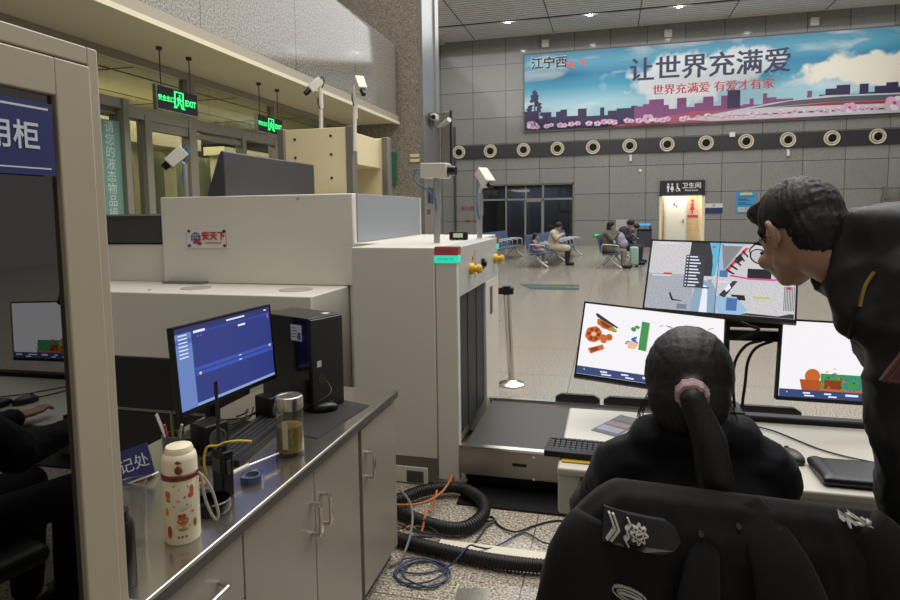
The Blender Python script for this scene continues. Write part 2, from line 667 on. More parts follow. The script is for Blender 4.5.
for i, x in enumerate((-5.41, -3.86, -2.32, -0.75, 0.82, 2.38, 3.95, 5.52, 7.11, 8.73, 10.36)):
    dup(nz, (x, 28.36, 4.40), label='round cream air nozzle, %s on the dark wall strip' % ORD[i + 1])

# downlights in the slotted ceiling
M_lamp = lit('lamp_glow', (1.0, 0.98, 0.95), 40)
dl = thing('ceiling_downlight', '', 'ceiling light', (-4.19, 26.1, 9.5), group='downlights in the far ceiling slot')
g = G().lathe((0, 0, 0), [(0.14, 0), (0.15, -0.03), (0.12, -0.04), (0.11, 0.0)], 24, closed=True)
obj('trim_ring', g, M_pwhite, dl, local=True)
g = G().lathe((0, 0, -0.012), [(0.105, -0.012), (0.105, 0.01)], 20)
obj('lens', g, M_lamp, dl, local=True)
dl['label'] = 'glowing round ceiling downlight, leftmost of those in the far slot'
for x, s in ((-0.84, 'second from the left'), (2.56, 'third from the left'), (5.9, 'fourth from the left')):
    dup(dl, (x, 26.1, 9.5), label='glowing round ceiling downlight, %s in the far slot' % s)

# ------------------------------------------------------------------ banner on the back wall
BX0, BX1, BZ0, BZ1 = -3.80, 14.0, 5.26, 8.64
BW, BH = BX1 - BX0, BZ1 - BZ0
ban = thing('wall_banner', 'long sky blue printed banner with skyline, train and Chinese slogan', 'banner', (BX0 + BW / 2, 28.43, BZ0))
g = G().box(BX0 - .06, BX1 + .06, 28.36, 28.44, BZ0 - .07, BZ1 + .06)
obj('backing_frame', g, mat('banner_frame', '6d6962', 0.5, 0.3), ban, smooth=0)


def sky_print():
    m = bpy.data.materials.new('banner_sky_print')
    m.use_nodes = True
    nt = m.node_tree
    N, L = nt.nodes, nt.links
    p = N['Principled BSDF']
    p.inputs['Roughness'].default_value = 0.35
    tc = N.new('ShaderNodeTexCoord')
    sep = N.new('ShaderNodeSeparateXYZ')
    L.new(tc.outputs['Object'], sep.inputs[0])
    mr = N.new('ShaderNodeMapRange')
    mr.inputs['From Min'].default_value = -BH / 2
    mr.inputs['From Max'].default_value = BH / 2
    L.new(sep.outputs['Z'], mr.inputs['Value'])
    cr = N.new('ShaderNodeValToRGB')
    els = cr.color_ramp.elements
    els[0].position, els[0].color = 0.0, (*rgb('9cc3cf'), 1)
    els[1].position, els[1].color = 1.0, (*rgb('4f9fc4'), 1)
    for ps, c in ((0.35, 'a3cfdb'), (0.55, '3f9dbd'), (0.7, '2b84ad'), (0.86, '58aac6')):
        els.new(ps).color = (*rgb(c), 1)
    L.new(mr.outputs[0], cr.inputs[0])
    mp = N.new('ShaderNodeMapping')
    mp.inputs['Scale'].default_value = (0.22, 1, 0.75)
    mp.inputs['Location'].default_value = (1.3, 0, 0.35)
    L.new(tc.outputs['Object'], mp.inputs[0])
    nz = N.new('ShaderNodeTexNoise')
    nz.inputs['Scale'].default_value = 1.6
    nz.inputs['Detail'].default_value = 6
    nz.inputs['Distortion'].default_value = 0.5
    L.new(mp.outputs[0], nz.inputs[0])
    cl = N.new('ShaderNodeValToRGB')
    cl.color_ramp.elements[0].position = 0.54
    cl.color_ramp.elements[1].position = 0.74
    L.new(nz.outputs['Fac'], cl.inputs[0])
    mx = N.new('ShaderNodeMix')
    mx.data_type = 'RGBA'
    mx.inputs['B'].default_value = (*rgb('e3e6e4'), 1)
    L.new(cl.outputs[0], mx.inputs['Factor'])
    L.new(cr.outputs[0], mx.inputs['A'])
    # the warm-white cloud at the right and the tall cloud behind the slogan
    last = mx.outputs['Result']
    for cx, cz, rx, rz, c in ((2.9 - BX0 - BW / 2, 0.15, 2.2, 1.25, 'e4eaec'), (5.3 - BX0 - BW / 2, 0.65, 1.7, 0.85, 'e0e8ea'), (10.6 - BX0 - BW / 2, 0.1, 3.6, 0.75, 'efe9d8')):
        vm = N.new('ShaderNodeVectorMath')
        vm.operation = 'SUBTRACT'
        vm.inputs[1].default_value = (cx, 0, cz)
        L.new(tc.outputs['Object'], vm.inputs[0])
        vs = N.new('ShaderNodeVectorMath')
        vs.operation = 'MULTIPLY'
        vs.inputs[1].default_value = (1 / rx, 0, 1 / rz)
        L.new(vm.outputs[0], vs.inputs[0])
        ln = N.new('ShaderNodeVectorMath')
        ln.operation = 'LENGTH'
        L.new(vs.outputs[0], ln.inputs[0])
        ns = N.new('ShaderNodeTexNoise')
        ns.inputs['Scale'].default_value = 1.5
        ns.inputs['Detail'].default_value = 5
        L.new(tc.outputs['Object'], ns.inputs[0])
        sb = N.new('ShaderNodeMath')
        sb.operation = 'MULTIPLY_ADD'
        sb.inputs[1].default_value = 1.3
        L.new(ns.outputs['Fac'], sb.inputs[0])
        L.new(ln.outputs['Value'], sb.inputs[2])
        r2 = N.new('ShaderNodeValToRGB')
        r2.color_ramp.elements[0].position = 1.0
        r2.color_ramp.elements[0].color = (1, 1, 1, 1)
        r2.color_ramp.elements[1].position = 1.0
        r2.color_ramp.elements[1].color = (0, 0, 0, 1)
        r2.color_ramp.elements[0].position = 0.86
        sc = N.new('ShaderNodeMath')
        sc.operation = 'MULTIPLY'
        sc.inputs[1].default_value = 0.62
        L.new(sb.outputs[0], sc.inputs[0])
        L.new(sc.outputs[0], r2.inputs[0])
        m2 = N.new('ShaderNodeMix')
        m2.data_type = 'RGBA'
        m2.inputs['B'].default_value = (*rgb(c), 1)
        L.new(r2.outputs[0], m2.inputs['Factor'])
        L.new(last, m2.inputs['A'])
        last = m2.outputs['Result']
    L.new(last, p.inputs['Base Color'])
    return m


F = Flat(BW, BH, 0.003)
U = lambda x: (x - BX0) / BW
V = lambda z: (z - BZ0) / BH
F.rect(0, 0, 1, 1, sky_print())
ink = lambda n, c: mat('print_' + n, c, 0.4, var=0.03)
I_dark, I_mag, I_red = ink('indigo', '352b52'), ink('magenta', '8a4a80'), ink('crimson', 'b8394d')
rnd = random.Random(3)


def skyline(x0, x1, base, m, hi):
    x = x0
    pts = [(U(x0), V(5.26))]
    while x < x1:
        w = rnd.uniform(0.14, 0.42)
        h = base + rnd.choice((0.02, 0.06, 0.2, 0.28, hi))
        pts += [(U(x), V(5.26 + h)), (U(min(x + w, x1)), V(5.26 + h))]
        x += w
    pts.append((U(x1), V(5.26)))
    F.poly(pts, m)


skyline(-3.8, 2.0, 0.50, I_dark, 0.36)
skyline(1.0, 9.0, 0.62, I_mag, 0.46)
F.rect(U(4.75), V(5.8), U(5.25), V(6.55), I_dark)
skyline(8.2, 14.0, 0.84, I_dark, 0.4)
F.poly([(U(-0.2), V(5.26)), (U(3.4), V(5.75)), (U(7.5), V(5.75)), (U(7.5), V(5.26))], ink('dusk_red', 'a8566a'))
# train
tw, tr, tk = ink('train_white', 'c9c9cb'), ink('train_red', 'a83038'), ink('train_grey', '5b5b66')
F.poly([(U(3.0), V(5.42)), (U(4.4), V(5.62)), (U(6.4), V(5.93)), (U(8.4), V(6.12)), (U(14), V(6.02)), (U(14), V(5.3)), (U(4.2), V(5.3))], tw)
F.poly([(U(5.6), V(5.74)), (U(7.2), V(5.98)), (U(9), V(6.05)), (U(14), V(5.96)), (U(14), V(5.74)), (U(8.6), V(5.84))], tk)
F.poly([(U(6.4), V(5.74)), (U(8.6), V(5.83)), (U(14), V(5.73)), (U(14), V(5.62)), (U(8.6), V(5.72))], tr)
F.poly([(U(3.6), V(5.46)), (U(7), V(5.53)), (U(14), V(5.5)), (U(14), V(5.44)), (U(7), V(5.47))], tk)
# blossoms along the foot
pk, pw, pc = ink('blossom_pink', 'd3a3bd'), ink('blossom_pale', 'd9cfd8'), ink('blossom_heart', 'a3406d')
for i in range(46):
    x = -3.5 + 14.2 * i / 45 + rnd.uniform(-.15, .15)
    r = rnd.choice((0.12, 0.16, 0.26 if i % 4 == 0 else 0.14, 0.36 if i % 5 == 0 else 0.15))
    z = 5.3 + r * 0.6 + rnd.uniform(0, .08)
    for k in range(5):
        a = 2 * PI * k / 5 + i
        F.blob(U(x + r * .55 * math.cos(a)), V(z + r * .4 * math.sin(a)), r * .5 / BW, r * .4 / BH, pk if (i + k) % 3 else pw, 8)
    F.blob(U(x), V(z), r * .2 / BW, r * .2 / BH, pc, 6)
# pine at the left
for k in range(44):
    t = k / 43
    zz = 5.55 + 1.25 * t
    ww = 0.42 * (1 - t) + 0.03
    F.blob(U(max(-3.62, -3.22 + rnd.uniform(-ww, ww))), V(zz), 0.10 / BW, 0.07 / BH, I_dark, 7, 0.3, rnd.uniform(-.6, .6), k)
F.rect(U(-3.25), V(5.3), U(-3.19), V(6.7), I_dark)
# writing and birds
F.txt('江宁西', U(-2.62), V(7.98), 0.52, ink('logo_white', 'd9dde0'), 0.016)
F.txt('江宁西', U(-2.60), V(7.96), 0.52, ink('logo_black', '2a2430'), 0.016)
for bx, bz, s in ((-1.75, 7.86, 1.0), (-1.2, 7.9, .8)):
    F.poly([(U(bx - .32 * s), V(bz + .2 * s)), (U(bx), V(bz + .02)), (U(bx + .12 * s), V(bz + .26 * s)), (U(bx + .16 * s), V(bz - .02)), (U(bx + .3 * s), V(bz - .2 * s)), (U(bx), V(bz - .1 * s))], ink('crane_red', 'c85050'))
F.poly([(U(10.6), V(7.0)), (U(10.75), V(6.75)), (U(11.3), V(6.6)), (U(11.2), V(7.25)), (U(10.9), V(6.95))], ink('crane_red', 'c85050'))
for dx, dz in ((0, 0), (.045, 0), (.02, .02), (.045, .02)):
    F.txt('让世界充满爱', U(3.80 + dx), V(7.35 + dz), 1.03, ink('slogan_ink', '2c2548'))
for dx in (0, .025):
    F.txt('世界充满爱 有爱才有家', U(3.98 + dx), V(6.52), 0.45, ink('slogan_red', 'b0303f'))
o = F.done('printed_sheet', ban)
o.location = (0, -0.09, BH / 2)

# ------------------------------------------------------------------ restroom doorway
g = G().box(2.0, 4.1, 30.2, 30.4, 0, 2.6).box(2.0, 2.14, 28.75, 30.2, 0, 2.6).box(3.93, 4.1, 28.75, 30.2, 0, 2.6).box(2.0, 4.1, 28.75, 30.4, 2.5, 2.6)
struct('wall_restroom', g, granite('cream_wall_tile', 'd9c7a6', 'd0bd9a', 'e0d0b2', 6, 0.35, tile=(0.6, 0.3), joint=rgb('b09c7c'), jw=0.006, axes='XZ'), smooth=0)
g = G().box(2.10, 2.22, 28.40, 28.78, 0, 2.25).box(3.86, 3.97, 28.40, 28.78, 0, 2.25).box(2.10, 3.97, 28.40, 28.78, 2.17, 2.25)
struct('trim_3', g, mat('cream_jamb', 'e3d6b8', 0.45), smooth=0)
g = G().box(2.50, 3.36, 29.9, 29.96, 0, 2.2)
d1 = struct('door_1', g, mat('white_door_panel', 'c9d0d0', 0.4, var=0.02), smooth=0)
g = G().box(2.43, 2.50, 29.88, 30.0, 0, 2.26).box(3.36, 3.43, 29.88, 30.0, 0, 2.26).box(2.43, 3.43, 29.88, 30.0, 2.2, 2.27)
struct('door_frame', g, mat('door_frame_grey', 'b3b7b4', 0.45), d1, smooth=0)
g = G().box(3.22, 3.28, 29.87, 29.9, 0.95, 1.15).cyl((3.25, 29.87, 1.08), (3.25, 29.82, 1.08), .015).cyl((3.25, 29.83, 1.08), (3.12, 29.83, 1.08), .014)
struct('door_handle', g, M_steel, d1)
g = G().box(2.83, 2.90, 29.893, 29.9, 1.75, 1.9).box(2.93, 3.0, 29.893, 29.9, 1.68, 1.78).box(2.80, 2.86, 29.893, 29.9, 1.93, 1.97)
struct('door_sticker', g, mat('sticker_grey', '55565c', 0.5), d1, smooth=0)
l = area('restroom_light', (3.0, 29.5, 2.45), 1.5, 1.0, 48, (1.0, 0.93, 0.80))

sg = thing('restroom_sign', 'dark grey restroom sign with white pictograms above the bright doorway', 'sign', (3.03, 28.4, 2.22))
g = G().box(2.12, 3.95, 28.30, 28.45, 2.22, 2.84)
obj('sign_box', g, mat('sign_charcoal', '26262a', 0.35), sg, bevel=0.01)
F = Flat(1.83, 0.62, 0.002)
sw = mat('sign_white', 'dcdcdc', 0.5)
for u in (0.18, 0.27):
    F.blob(u, 0.74, 0.022, 0.065, sw, 12)
F.poly([(0.15, .64), (.21, .64), (.205, .40), (.195, .40), (.195, .2), (.165, .2), (.165, .40), (.155, .40)], sw)
F.poly([(0.255, .64), (.285, .64), (.315, .34), (.285, .34), (.285, .2), (.255, .2), (.255, .34), (.225, .34)], sw)
F.blob(.385, .74, .018, .055, sw, 12)
F.poly([(.37, .66), (.4, .66), (.405, .48), (.44, .44), (.455, .24), (.43, .24), (.42, .38), (.375, .42)], sw)
F.blob(.385, .32, .035, .10, sw, 14)
F.blob(.385, .33, .024, .07, mat('sign_charcoal', '26262a'), 14)
F.txt('卫生间', .70, .60, 0.26, sw, 0.004)
F.txt('Restroom', .70, .30, 0.13, sw, 0.001)
o = F.done('pictograms', sg)
o.location = (0.005, -0.103, 0.31)

ws = thing('women_sign', 'small pink woman pictogram sign inside the bright restroom doorway', 'sign', (3.72, 30.19, 1.2))
g = G().prism([(-.07, .3), (0, .34), (.07, .3), (.05, .18), (.12, 0), (.04, 0), (.03, -.17), (-.03, -.17), (-.04, 0), (-.12, 0), (-.05, .18)], 0, 0.02, 0, Matrix.Translation((3.68, 30.2, 1.55)) @ Matrix.Rotation(PI / 2, 4, 'X'))
g.ball((3.68, 30.185, 1.98), .07, .015, .07, 14)
obj('pictogram', g, mat('pink_sign', 'c03a72', 0.5), ws)
g = G().box(3.44, 3.92, 30.17, 30.2, 1.22, 1.32)
obj('name_plate', g, mat('pink_sign', 'c03a72', 0.5), ws)

# ------------------------------------------------------------------ dark glazed office in the back wall
g = G()
for x, w in ((-5.9, .08), (-4.70, .07), (-2.98, .08), (-1.61, .06)):
    g.box(x - w / 2, x + w / 2, 28.5, 28.62, 0, 2.85)
g.box(-5.93, -1.58, 28.5, 28.62, 2.1, 2.18).box(-5.93, -1.58, 28.5, 28.62, 2.79, 2.85)
g.box(-3.84, -3.76, 28.48, 28.6, 0, 2.1).box(-3.06, -2.98, 28.48, 28.6, 0, 2.1).box(-3.84, -2.98, 28.48, 28.6, 2.02, 2.1)
w2 = struct('window_2', g, mat('office_frame', '8f8d89', 0.4, 0.4), smooth=0)
g = G().box(-5.9, -4.72, 28.55, 28.56, 0, 2.8).box(-3.76, -1.6, 28.55, 28.56, 0, 2.8).box(-4.7, -3.8, 28.55, 28.56, 0, 2.8)
struct('window_glazing', g, M_dglass, w2, smooth=0)
g = G().box(-5.93, -1.58, 30.4, 30.5, 0, 3).box(-6.0, -5.93, 28.75, 30.5, 0, 3).box(-1.58, -1.5, 28.75, 30.5, 0, 3).box(-6, -1.5, 28.75, 30.5, 2.86, 3)
struct('wall_office', g, mat('office_grey_paint', '6d6f74', 0.7), smooth=0)
g = G()
for i in range(16):
    g.box(-5.85 + i * .07, -5.80 + i * .07, 28.9, 28.92, 0.1, 2.2)
struct('window_blind', g, mat('blind_grey', '6b6c6c', 0.7), w2, smooth=0)

# ------------------------------------------------------------------ small things on the back wall
pn = thing('notice_board', 'white and navy notice plate right of the restroom doorway', 'notice', (4.32, 28.44, 1.42))
obj('upper_panel', G().box(3.99, 4.68, 28.41, 28.45, 1.64, 1.82), mat('notice_white', 'c9cac8', 0.4), pn, smooth=0)
g = G().box(3.99, 4.68, 28.41, 28.45, 1.40, 1.64)
obj('lower_panel', g, mat('notice_navy', '26325f', 0.4), pn, smooth=0)
g = G().box(4.28, 4.38, 28.40, 28.41, 1.70, 1.77)
obj('emblem', g, mat('notice_gold', 'b38b4a', 0.4), pn, smooth=0)
po = thing('wall_poster', 'bright blue poster with yellow heading on the granite wall', 'poster', (5.6, 28.44, 1.40))
F = Flat(0.78, 0.92, 0.003)
F.rect(0, 0, 1, 1, mat('poster_blue', '3d8fc0', 0.4))
F.rect(.2, .82, .8, .93, mat('poster_yellow', 'd6c45a', 0.4))
F.rects([(.1, .74, .9, .76), (.1, .62, .55, .66), (.1, .56, .7, .58), (.1, .44, .5, .48), (.1, .38, .8, .40)], mat('poster_ink', '1f3e6b', .5))
F.rects([(.08, .05, .48, .27), (.52, .05, .92, .27)], mat('poster_picture', 'b9b4ae', .5, var=.5, scale=14))
o = F.done('printed_sheet', po)
o.location = (0, -0.01, 0.46)
wb = tag(obj('wall_notice', G().box(0.27, 0.93, 28.40, 28.45, 0.66, 1.16), mat('pale_panel', 'a9aaa4', .5), loc=(0.6, 28.42, .66), bevel=.01), 'pale grey blank panel low on the granite wall', 'panel')
spk = tag(obj('wall_speaker', G().box(-3.02, -2.70, 28.30, 28.45, 8.92, 9.25), M_pwhite, loc=(-2.86, 28.4, 8.9), bevel=.02), 'small white box on the wall just above the left end of the banner', 'speaker', 'white boxes above the banner')
for i, x in enumerate((2.35, 7.95)):
    o = spk.copy()
    COL.objects.link(o)
    o.location.x = x
    o['label'] = ['small white box on the wall above the middle of the banner', 'small white box on the wall above the banner, rightmost of three'][i]
sc = thing('wall_sconce', 'small pale wall lamp below the air strip, left of the restroom', 'wall lamp', (0.87, 28.42, 3.72), group='small wall lamps below the air strip')
obj('bracket', G().box(-.05, .05, -.02, .03, .0, .30), M_pwhite, sc, local=True, bevel=.01)
obj('shade', G().cyl((0, -.06, .02), (0, -.06, .22), .06, .05), M_pwhite, sc, local=True)
dup(sc, (7.15, 28.42, 3.72), label='small pale wall lamp below the air strip, right of the restroom')
o = tag(obj('smoke_detector', G().ball((1.28, 28.43, 3.3), .07, .05, .07), M_pwhite, loc=(1.28, 28.43, 3.3)), 'tiny white dome on the granite wall left of restroom sign', 'detector')
o = tag(obj('junction_box', G().box(4.86, 5.08, 28.26, 28.36, 4.6, 4.8), M_pwhite, loc=(4.97, 28.3, 4.6), bevel=.015), 'small white box on the upper edge of the dark air strip', 'box')
o = tag(obj('wall_pipe', G().cyl((-7.12, 28.38, 0), (-7.12, 28.38, 5.6), .05), mat('pipe_grey', '3f3e3d', .5), loc=(-7.12, 28.38, 0)), 'dark vertical pipe on the back wall beside the air strip', 'pipe')
area('office_fill', (-3.7, 29.6, 2.8), 3.0, 1.2, 60, (0.85, 0.92, 1.0))  # added unseen fill light, brightens the room behind the smoked glass
ev = thing('evacuation_sign', 'green lit low exit sign at the foot of the granite wall', 'sign', (-.55, 28.43, .40))
obj('housing', G().box(-.68, -.42, 28.40, 28.45, .41, .55), M_dgrey, ev)
obj('lit_panel', G().box(-.66, -.44, 28.39, 28.40, .43, .53), lit('evac_green', '20e060', 1.2), ev)
fx = thing('wall_fixture', 'grey metal bracket on the wall at the right edge behind the man', 'fixture', (11.0, 28.4, 1.5))
obj('plate', G().box(10.6, 11.5, 28.25, 28.45, 1.5, 2.0), M_bracket, fx, bevel=.02)
obj('post', G().box(10.62, 10.78, 28.2, 28.3, 1.9, 2.4), M_bracket, fx)
obj('post', G().box(11.2, 11.36, 28.2, 28.3, 1.9, 2.4), M_bracket, fx)
wd = thing('water_dispenser', 'dark water dispenser with a blue lit top left of the restroom', 'water dispenser', (1.35, 27.8, 0))
obj('body', G().box(1.15, 1.75, 27.55, 28.05, 0, .70), M_dgrey, wd, bevel=.03)
obj('top', G().box(1.12, 1.78, 27.52, 28.08, .70, .75).box(1.18, 1.24, 27.6, 27.66, .75, .92).box(1.66, 1.72, 27.6, 27.66, .75, .92), M_black, wd)
obj('display', G().box(1.14, 1.7, 27.54, 27.9, .92, .99), lit('display_blue', '3aa0e8', 1.3), wd)
rt = thing('wall_writing', 'small red Chinese hydrant lettering low on the back wall left of the dark office', 'sign', (-6.5, 28.44, 1.3))
g = G().text('消火栓', 0.24, Matrix.Translation((-6.55, 28.44, 1.75)) @ Matrix.Rotation(PI / 2, 4, 'X'), h=.004)
g.text('火警 119', 0.15, Matrix.Translation((-6.45, 28.44, 1.15)) @ Matrix.Rotation(PI / 2, 4, 'X'), h=.004)
obj('lettering', g, mat('red_lettering', '8e2f2c', .5), rt, smooth=0)
# ------------------------------------------------------------------ tall steel cabinet with glass doors, at the left edge
M_cab = mat('beige_steel', 'a89d87', 0.42, var=0.02, scale=5)
M_seam = mat('dark_seam', '1d1b18', 0.8)
CX = -0.96
tc_ = thing('steel_cabinet', 'tall beige steel cabinet with dark glass door and blue sign', 'cabinet', (-1.2, 0.5, 0))
g = G().box(-1.42, CX, .9755, 1.0, 0, 1.92).box(-1.42, CX, -.2, -.18, 0, 1.92).box(-1.42, CX, -.18, .9755, 1.887, 1.92).box(-1.42, CX, -.18, .9755, 0, .05).box(-1.42, -1.40, -.18, .9755, .05, 1.887)
obj('carcass', g, M_cab, tc_, bevel=.003)
g = G().box(-1.40, -1.02, -.18, .98, 1.18, 1.20).box(-1.40, -1.02, -.18, .98, .5, .52)
obj('shelf', g, M_cab, tc_)
dr = obj('door', G().box(-.985, -.952, .895, .972, .04, 1.882).box(-.985, -.952, .30, .36, .04, 1.882).box(-.985, -.952, .36, .895, 1.815, 1.882).box(-.985, -.952, .36, .895, .04, .12), M_cab, tc_, bevel=.003)
MG = Matrix.Translation((-.966, .90, 0)) @ Matrix.Rotation(math.radians(1.2), 4, 'Z')
obj('door_glass', G().box(-.002, .002, -.55, .0, .115, 1.82, 0, MG), glass('cabinet_glass', (.10, .10, .10), .17, .01), dr)
d2 = obj('door', G().box(-.985, -.952, -.17, -.10, .04, 1.882).box(-.985, -.952, .235, .295, .04, 1.882).box(-.985, -.952, -.10, .235, 1.815, 1.882).box(-.985, -.952, -.10, .235, .04, .12), M_cab, tc_, bevel=.003)
obj('door_glass', G().box(-.975, -.970, -.105, .24, .115, 1.82), MATS.get('cabinet_glass') or bpy.data.materials['cabinet_glass'], d2)
F = Flat(0.30, 0.125, 0.0006)
mb, mw_ = mat('sign_navy', '232a63', .4), mat('sign_ink_white', 'c9ccd8', .5)
F.rect(0, 0, 1, 1, mb)
F.rects([(.03, .085, .97, .105), (.03, .90, .97, .93)], mw_)
F.txt('专用柜', .657, .50, .050, mw_, .0008)
o = F.done('name_sign', tc_)
o.location = Vector((-.951, .732, 1.7345)) - Vector((-1.2, .5, 0))
o.rotation_euler = (0, 0, PI / 2)
o['label'] = 'navy blue cabinet sign with white Chinese characters'

# ------------------------------------------------------------------ counter: three cabinet units and one steel worktop
M_unit = mat('taupe_laminate', '958c7f', 0.36, var=0.02, scale=4)
wt = G()
wt.box(-1.56, -.928, 1.005, 2.566, .772, .80)
wto = tag(obj('worktop', wt, M_steel, loc=(-1.2, 1.8, .772), bevel=.004), 'long shiny stainless steel worktop over the grey cabinets', 'worktop')
obj('front_lip', G().box(-.928, -.922, 1.005, 2.566, .768, .797), mat('dull_steel', '5f5a52', .45, .5), wto, bevel=.001)


def handle(parent, y, z0, z1, horiz=False):
    g = G()
    if horiz:
        g.tube([(-.938, y, z0), (-.905, y + .004, z0), (-.902, y + .012, z0), (-.902, z1 - .012, z0), (-.905, z1 - .004, z0), (-.938, z1, z0)], .007, 8, smooth=1)
    else:
        g.tube([(-.938, y, z0), (-.905, y, z0 + .003), (-.902, y, z0 + .012), (-.902, y, z1 - .012), (-.905, y, z1 - .003), (-.938, y, z1)], .007, 8, smooth=1)
    obj('handle', g, M_chrome, parent)


def unit(name, label, y0, y1, fronts):
    t = thing(name, label, 'cabinet', (-1.25, (y0 + y1) / 2, 0))
    obj('carcass', G().box(-1.54, -.955, y0, y1, .06, .77), M_unit, t)
    obj('plinth', G().box(-1.50, -.97, y0, y1, 0, .06), M_dgrey, t)
    for nm, a, b, z0, z1, h in fronts:
        f = obj(nm, G().box(-.955, -.936, a + .002, b - .002, z0, z1), M_unit, t, bevel=.002)
        if h[0] == 'h':
            handle(f, h[1], h[3], h[2], True)
        else:
            handle(f, h[1], h[2], h[3])
    return t


unit('drawer_cabinet', 'grey counter unit with drawer beside the tall cabinet', 1.005, 1.366, [('drawer', 1.005, 1.366, .58, .762, ('h', 1.13, 1.26, .685)), ('drawer', 1.005, 1.366, .33, .576, ('h', 1.13, 1.26, .46)), ('drawer', 1.005, 1.366, .07, .326, ('h', 1.13, 1.26, .21))])
unit('double_door_cabinet', 'grey counter unit with two doors and paired handles', 1.368, 2.14, [('door', 1.368, 1.772, .07, .762, ('v', 1.745, .553, .659)), ('door', 1.772, 2.14, .07, .762, ('v', 1.818, .553, .659))])
unit('single_door_cabinet', 'grey counter unit with one door at the far end of the counter', 2.165, 2.56, [('door', 2.168, 2.56, .07, .75, ('v', 2.212, .543, .647))])


# ------------------------------------------------------------------ monitors
def euler(a, b, c):
    R = Matrix.Rotation(math.radians(a), 3, 'Z') @ Matrix.Rotation(math.radians(b), 3, 'X') @ Matrix.Rotation(math.radians(c), 3, 'Y')
    return R


def monitor(name, label, c, ang, w, h, paint, base, stand=None):
    R = euler(*ang)
    t = thing(name, label, 'monitor', base)
    g = G().box(-w / 2, w / 2, 0.0, .022, -h / 2, h / 2).box(-w * .36, w * .36, .022, .05, -h * .36, h * .36)
    hs = obj('housing', g, M_black, t, local=True, bevel=.003)
    bz = G()
    b, bb = .007, .016
    bz.box(-w / 2, w / 2, -.004, .002, h / 2 - b, h / 2).box(-w / 2, w / 2, -.004, .002, -h / 2, -h / 2 + bb).box(-w / 2, -w / 2 + b, -.004, .002, -h / 2, h / 2).box(w / 2 - b, w / 2, -.004, .002, -h / 2, h / 2)
    bo = obj('bezel', bz, M_black, t, local=True)
    F = Flat(w - 2 * b, h - b - bb, .00015)
    paint(F)
    so = F.done('screen', t)
    for o in (hs, bo, so):
        o.location = Vector(c) - Vector(base)
        o.rotation_euler = R.to_euler()
    so.location += R @ Vector((0, -.001, (bb - b) / 2))
    if stand:
        stand(t)
    return t


def login_ui(F):
    F.rect(0, 0, 1, 1, lit('ui_navy', '33408f', .75))
    F.rect(0, 0, 1, .035, lit('ui_pale', '8fa6d6', .9))
    F.rect(0, 0, .15, 1, lit('ui_side', '6f8acb', .85))
    F.rect(0, .93, 1, 1, lit('ui_dark', '333a78', .7))
    F.rect(0, .80, .15, .86, lit('ui_sel', '4d68b8', .9))
    F.rects([(.16, .895, 1, .905), (.16, .43, 1, .475), (.16, .37, 1, .415)], lit('ui_line', '3a55b4', .9))
    F.rects([(.17, .90, .28, .93), (.5, .945, .70, .965), (.62, .835, .70, .86), (.60, .445, .63, .455), (.6, .385, .63, .395), (.93, .955, .96, .97)] + [(.03, .90 - k * .045, .11, .913 - k * .045) for k in range(7)], lit('ui_white', 'e6ecff', 1.0))
    F.rects([(.20, .85, .215, .86), (.23, .85, .245, .86), (.965, .84, .975, .9)], lit('ui_red', 'd06a80', 1))
    F.blob(.20, .392, .012, .02, lit('ui_yellow', 'f0c860', 1), 10)
    F.blob(.965, .45, .012, .02, lit('ui_yellow', 'f0c860', 1), 10)


def stand1(t):
    g = G().box(-1.50, -1.30, 1.80, 2.02, .80, .812).box(-1.425, -1.40, 1.88, 1.94, .81, 1.08)
    g.box(-1.43, -1.385, 1.87, 1.97, 1.0, 1.12)
    obj('stand', g, M_black, t, bevel=.004)


monitor('desktop_monitor', 'black monitor with blue interface on the steel worktop', (-1.341, 1.922, 1.087), (83, -3.3, -.7), .50, .30, login_ui, (-1.40, 1.91, .80), stand1)

# ------------------------------------------------------------------ computer tower
R = Matrix.Rotation(math.radians(-21), 3, 'Z')
tw = thing('computer_tower', 'black computer tower with white sticker beside the blue monitor', 'computer', (-1.26, 2.385, .80))
T0 = Matrix.Translation((-1.152, 2.172, .80)) @ R.to_4x4()


def tb(g, x0, x1, y0, y1, z0, z1, mi=0):
    return g.box(x0, x1, y0, y1, z0, z1, mi, T0)


obj('case', tb(G(), -.30, 0, 0, .178, 0, .385), M_blackg, tw, bevel=.004)
obj('front_panel', tb(G(), 0, .012, .002, .176, .004, .38), mat('tower_front', '17171b', .3, var=.1), tw, bevel=.005)
g = tb(G(), -.105, -.04, -.001, 0, .29, .355, 0)
tb(g, -.065, -.045, -.0015, -.001, .295, .325, 1)
for k in range(4):
    tb(g, -.10, -.075 + .01 * (k % 2), -.0015, -.001, .34 - k * .012, .343 - k * .012, 1)
obj('sticker', g, [M_pwhite, mat('sticker_ink', '5b5f6a', .6)], tw, smooth=0)
obj('small_sticker', tb(G(), .012, .0128, .03, .052, .185, .21), mat('sticker_silver', 'b9bcc4', .3), tw, smooth=0)
g = G()
ML = T0 @ Matrix.Translation((.0125, .055, .135)) @ Matrix.Rotation(PI / 2, 4, 'Z') @ Matrix.Rotation(PI / 2, 4, 'X')
g.lathe((0, 0, 0), [(.017, 0), (.0195, 0), (.0195, .001), (.017, .001)], 24, closed=True)
g.v = [ML @ v for v in g.v]
g.text('DELL', .013, ML, h=.0004, bold=.0002)
obj('badge', g, mat('badge_bronze', '6d5a48', .3, .6), tw, smooth=0)
obj('top_port', tb(G(), -.06, -.03, .12, .15, .385, .3858), M_pwhite, tw)
g = G().tube([(-1.10, 2.21, .93), (-1.06, 2.17, .90), (-1.09, 2.12, .87), (-1.17, 2.12, .84), (-1.24, 2.18, .83)], .0025, 6)
obj('cable', g, M_rubber, tw)

# ------------------------------------------------------------------ things on the worktop
ZT = .80


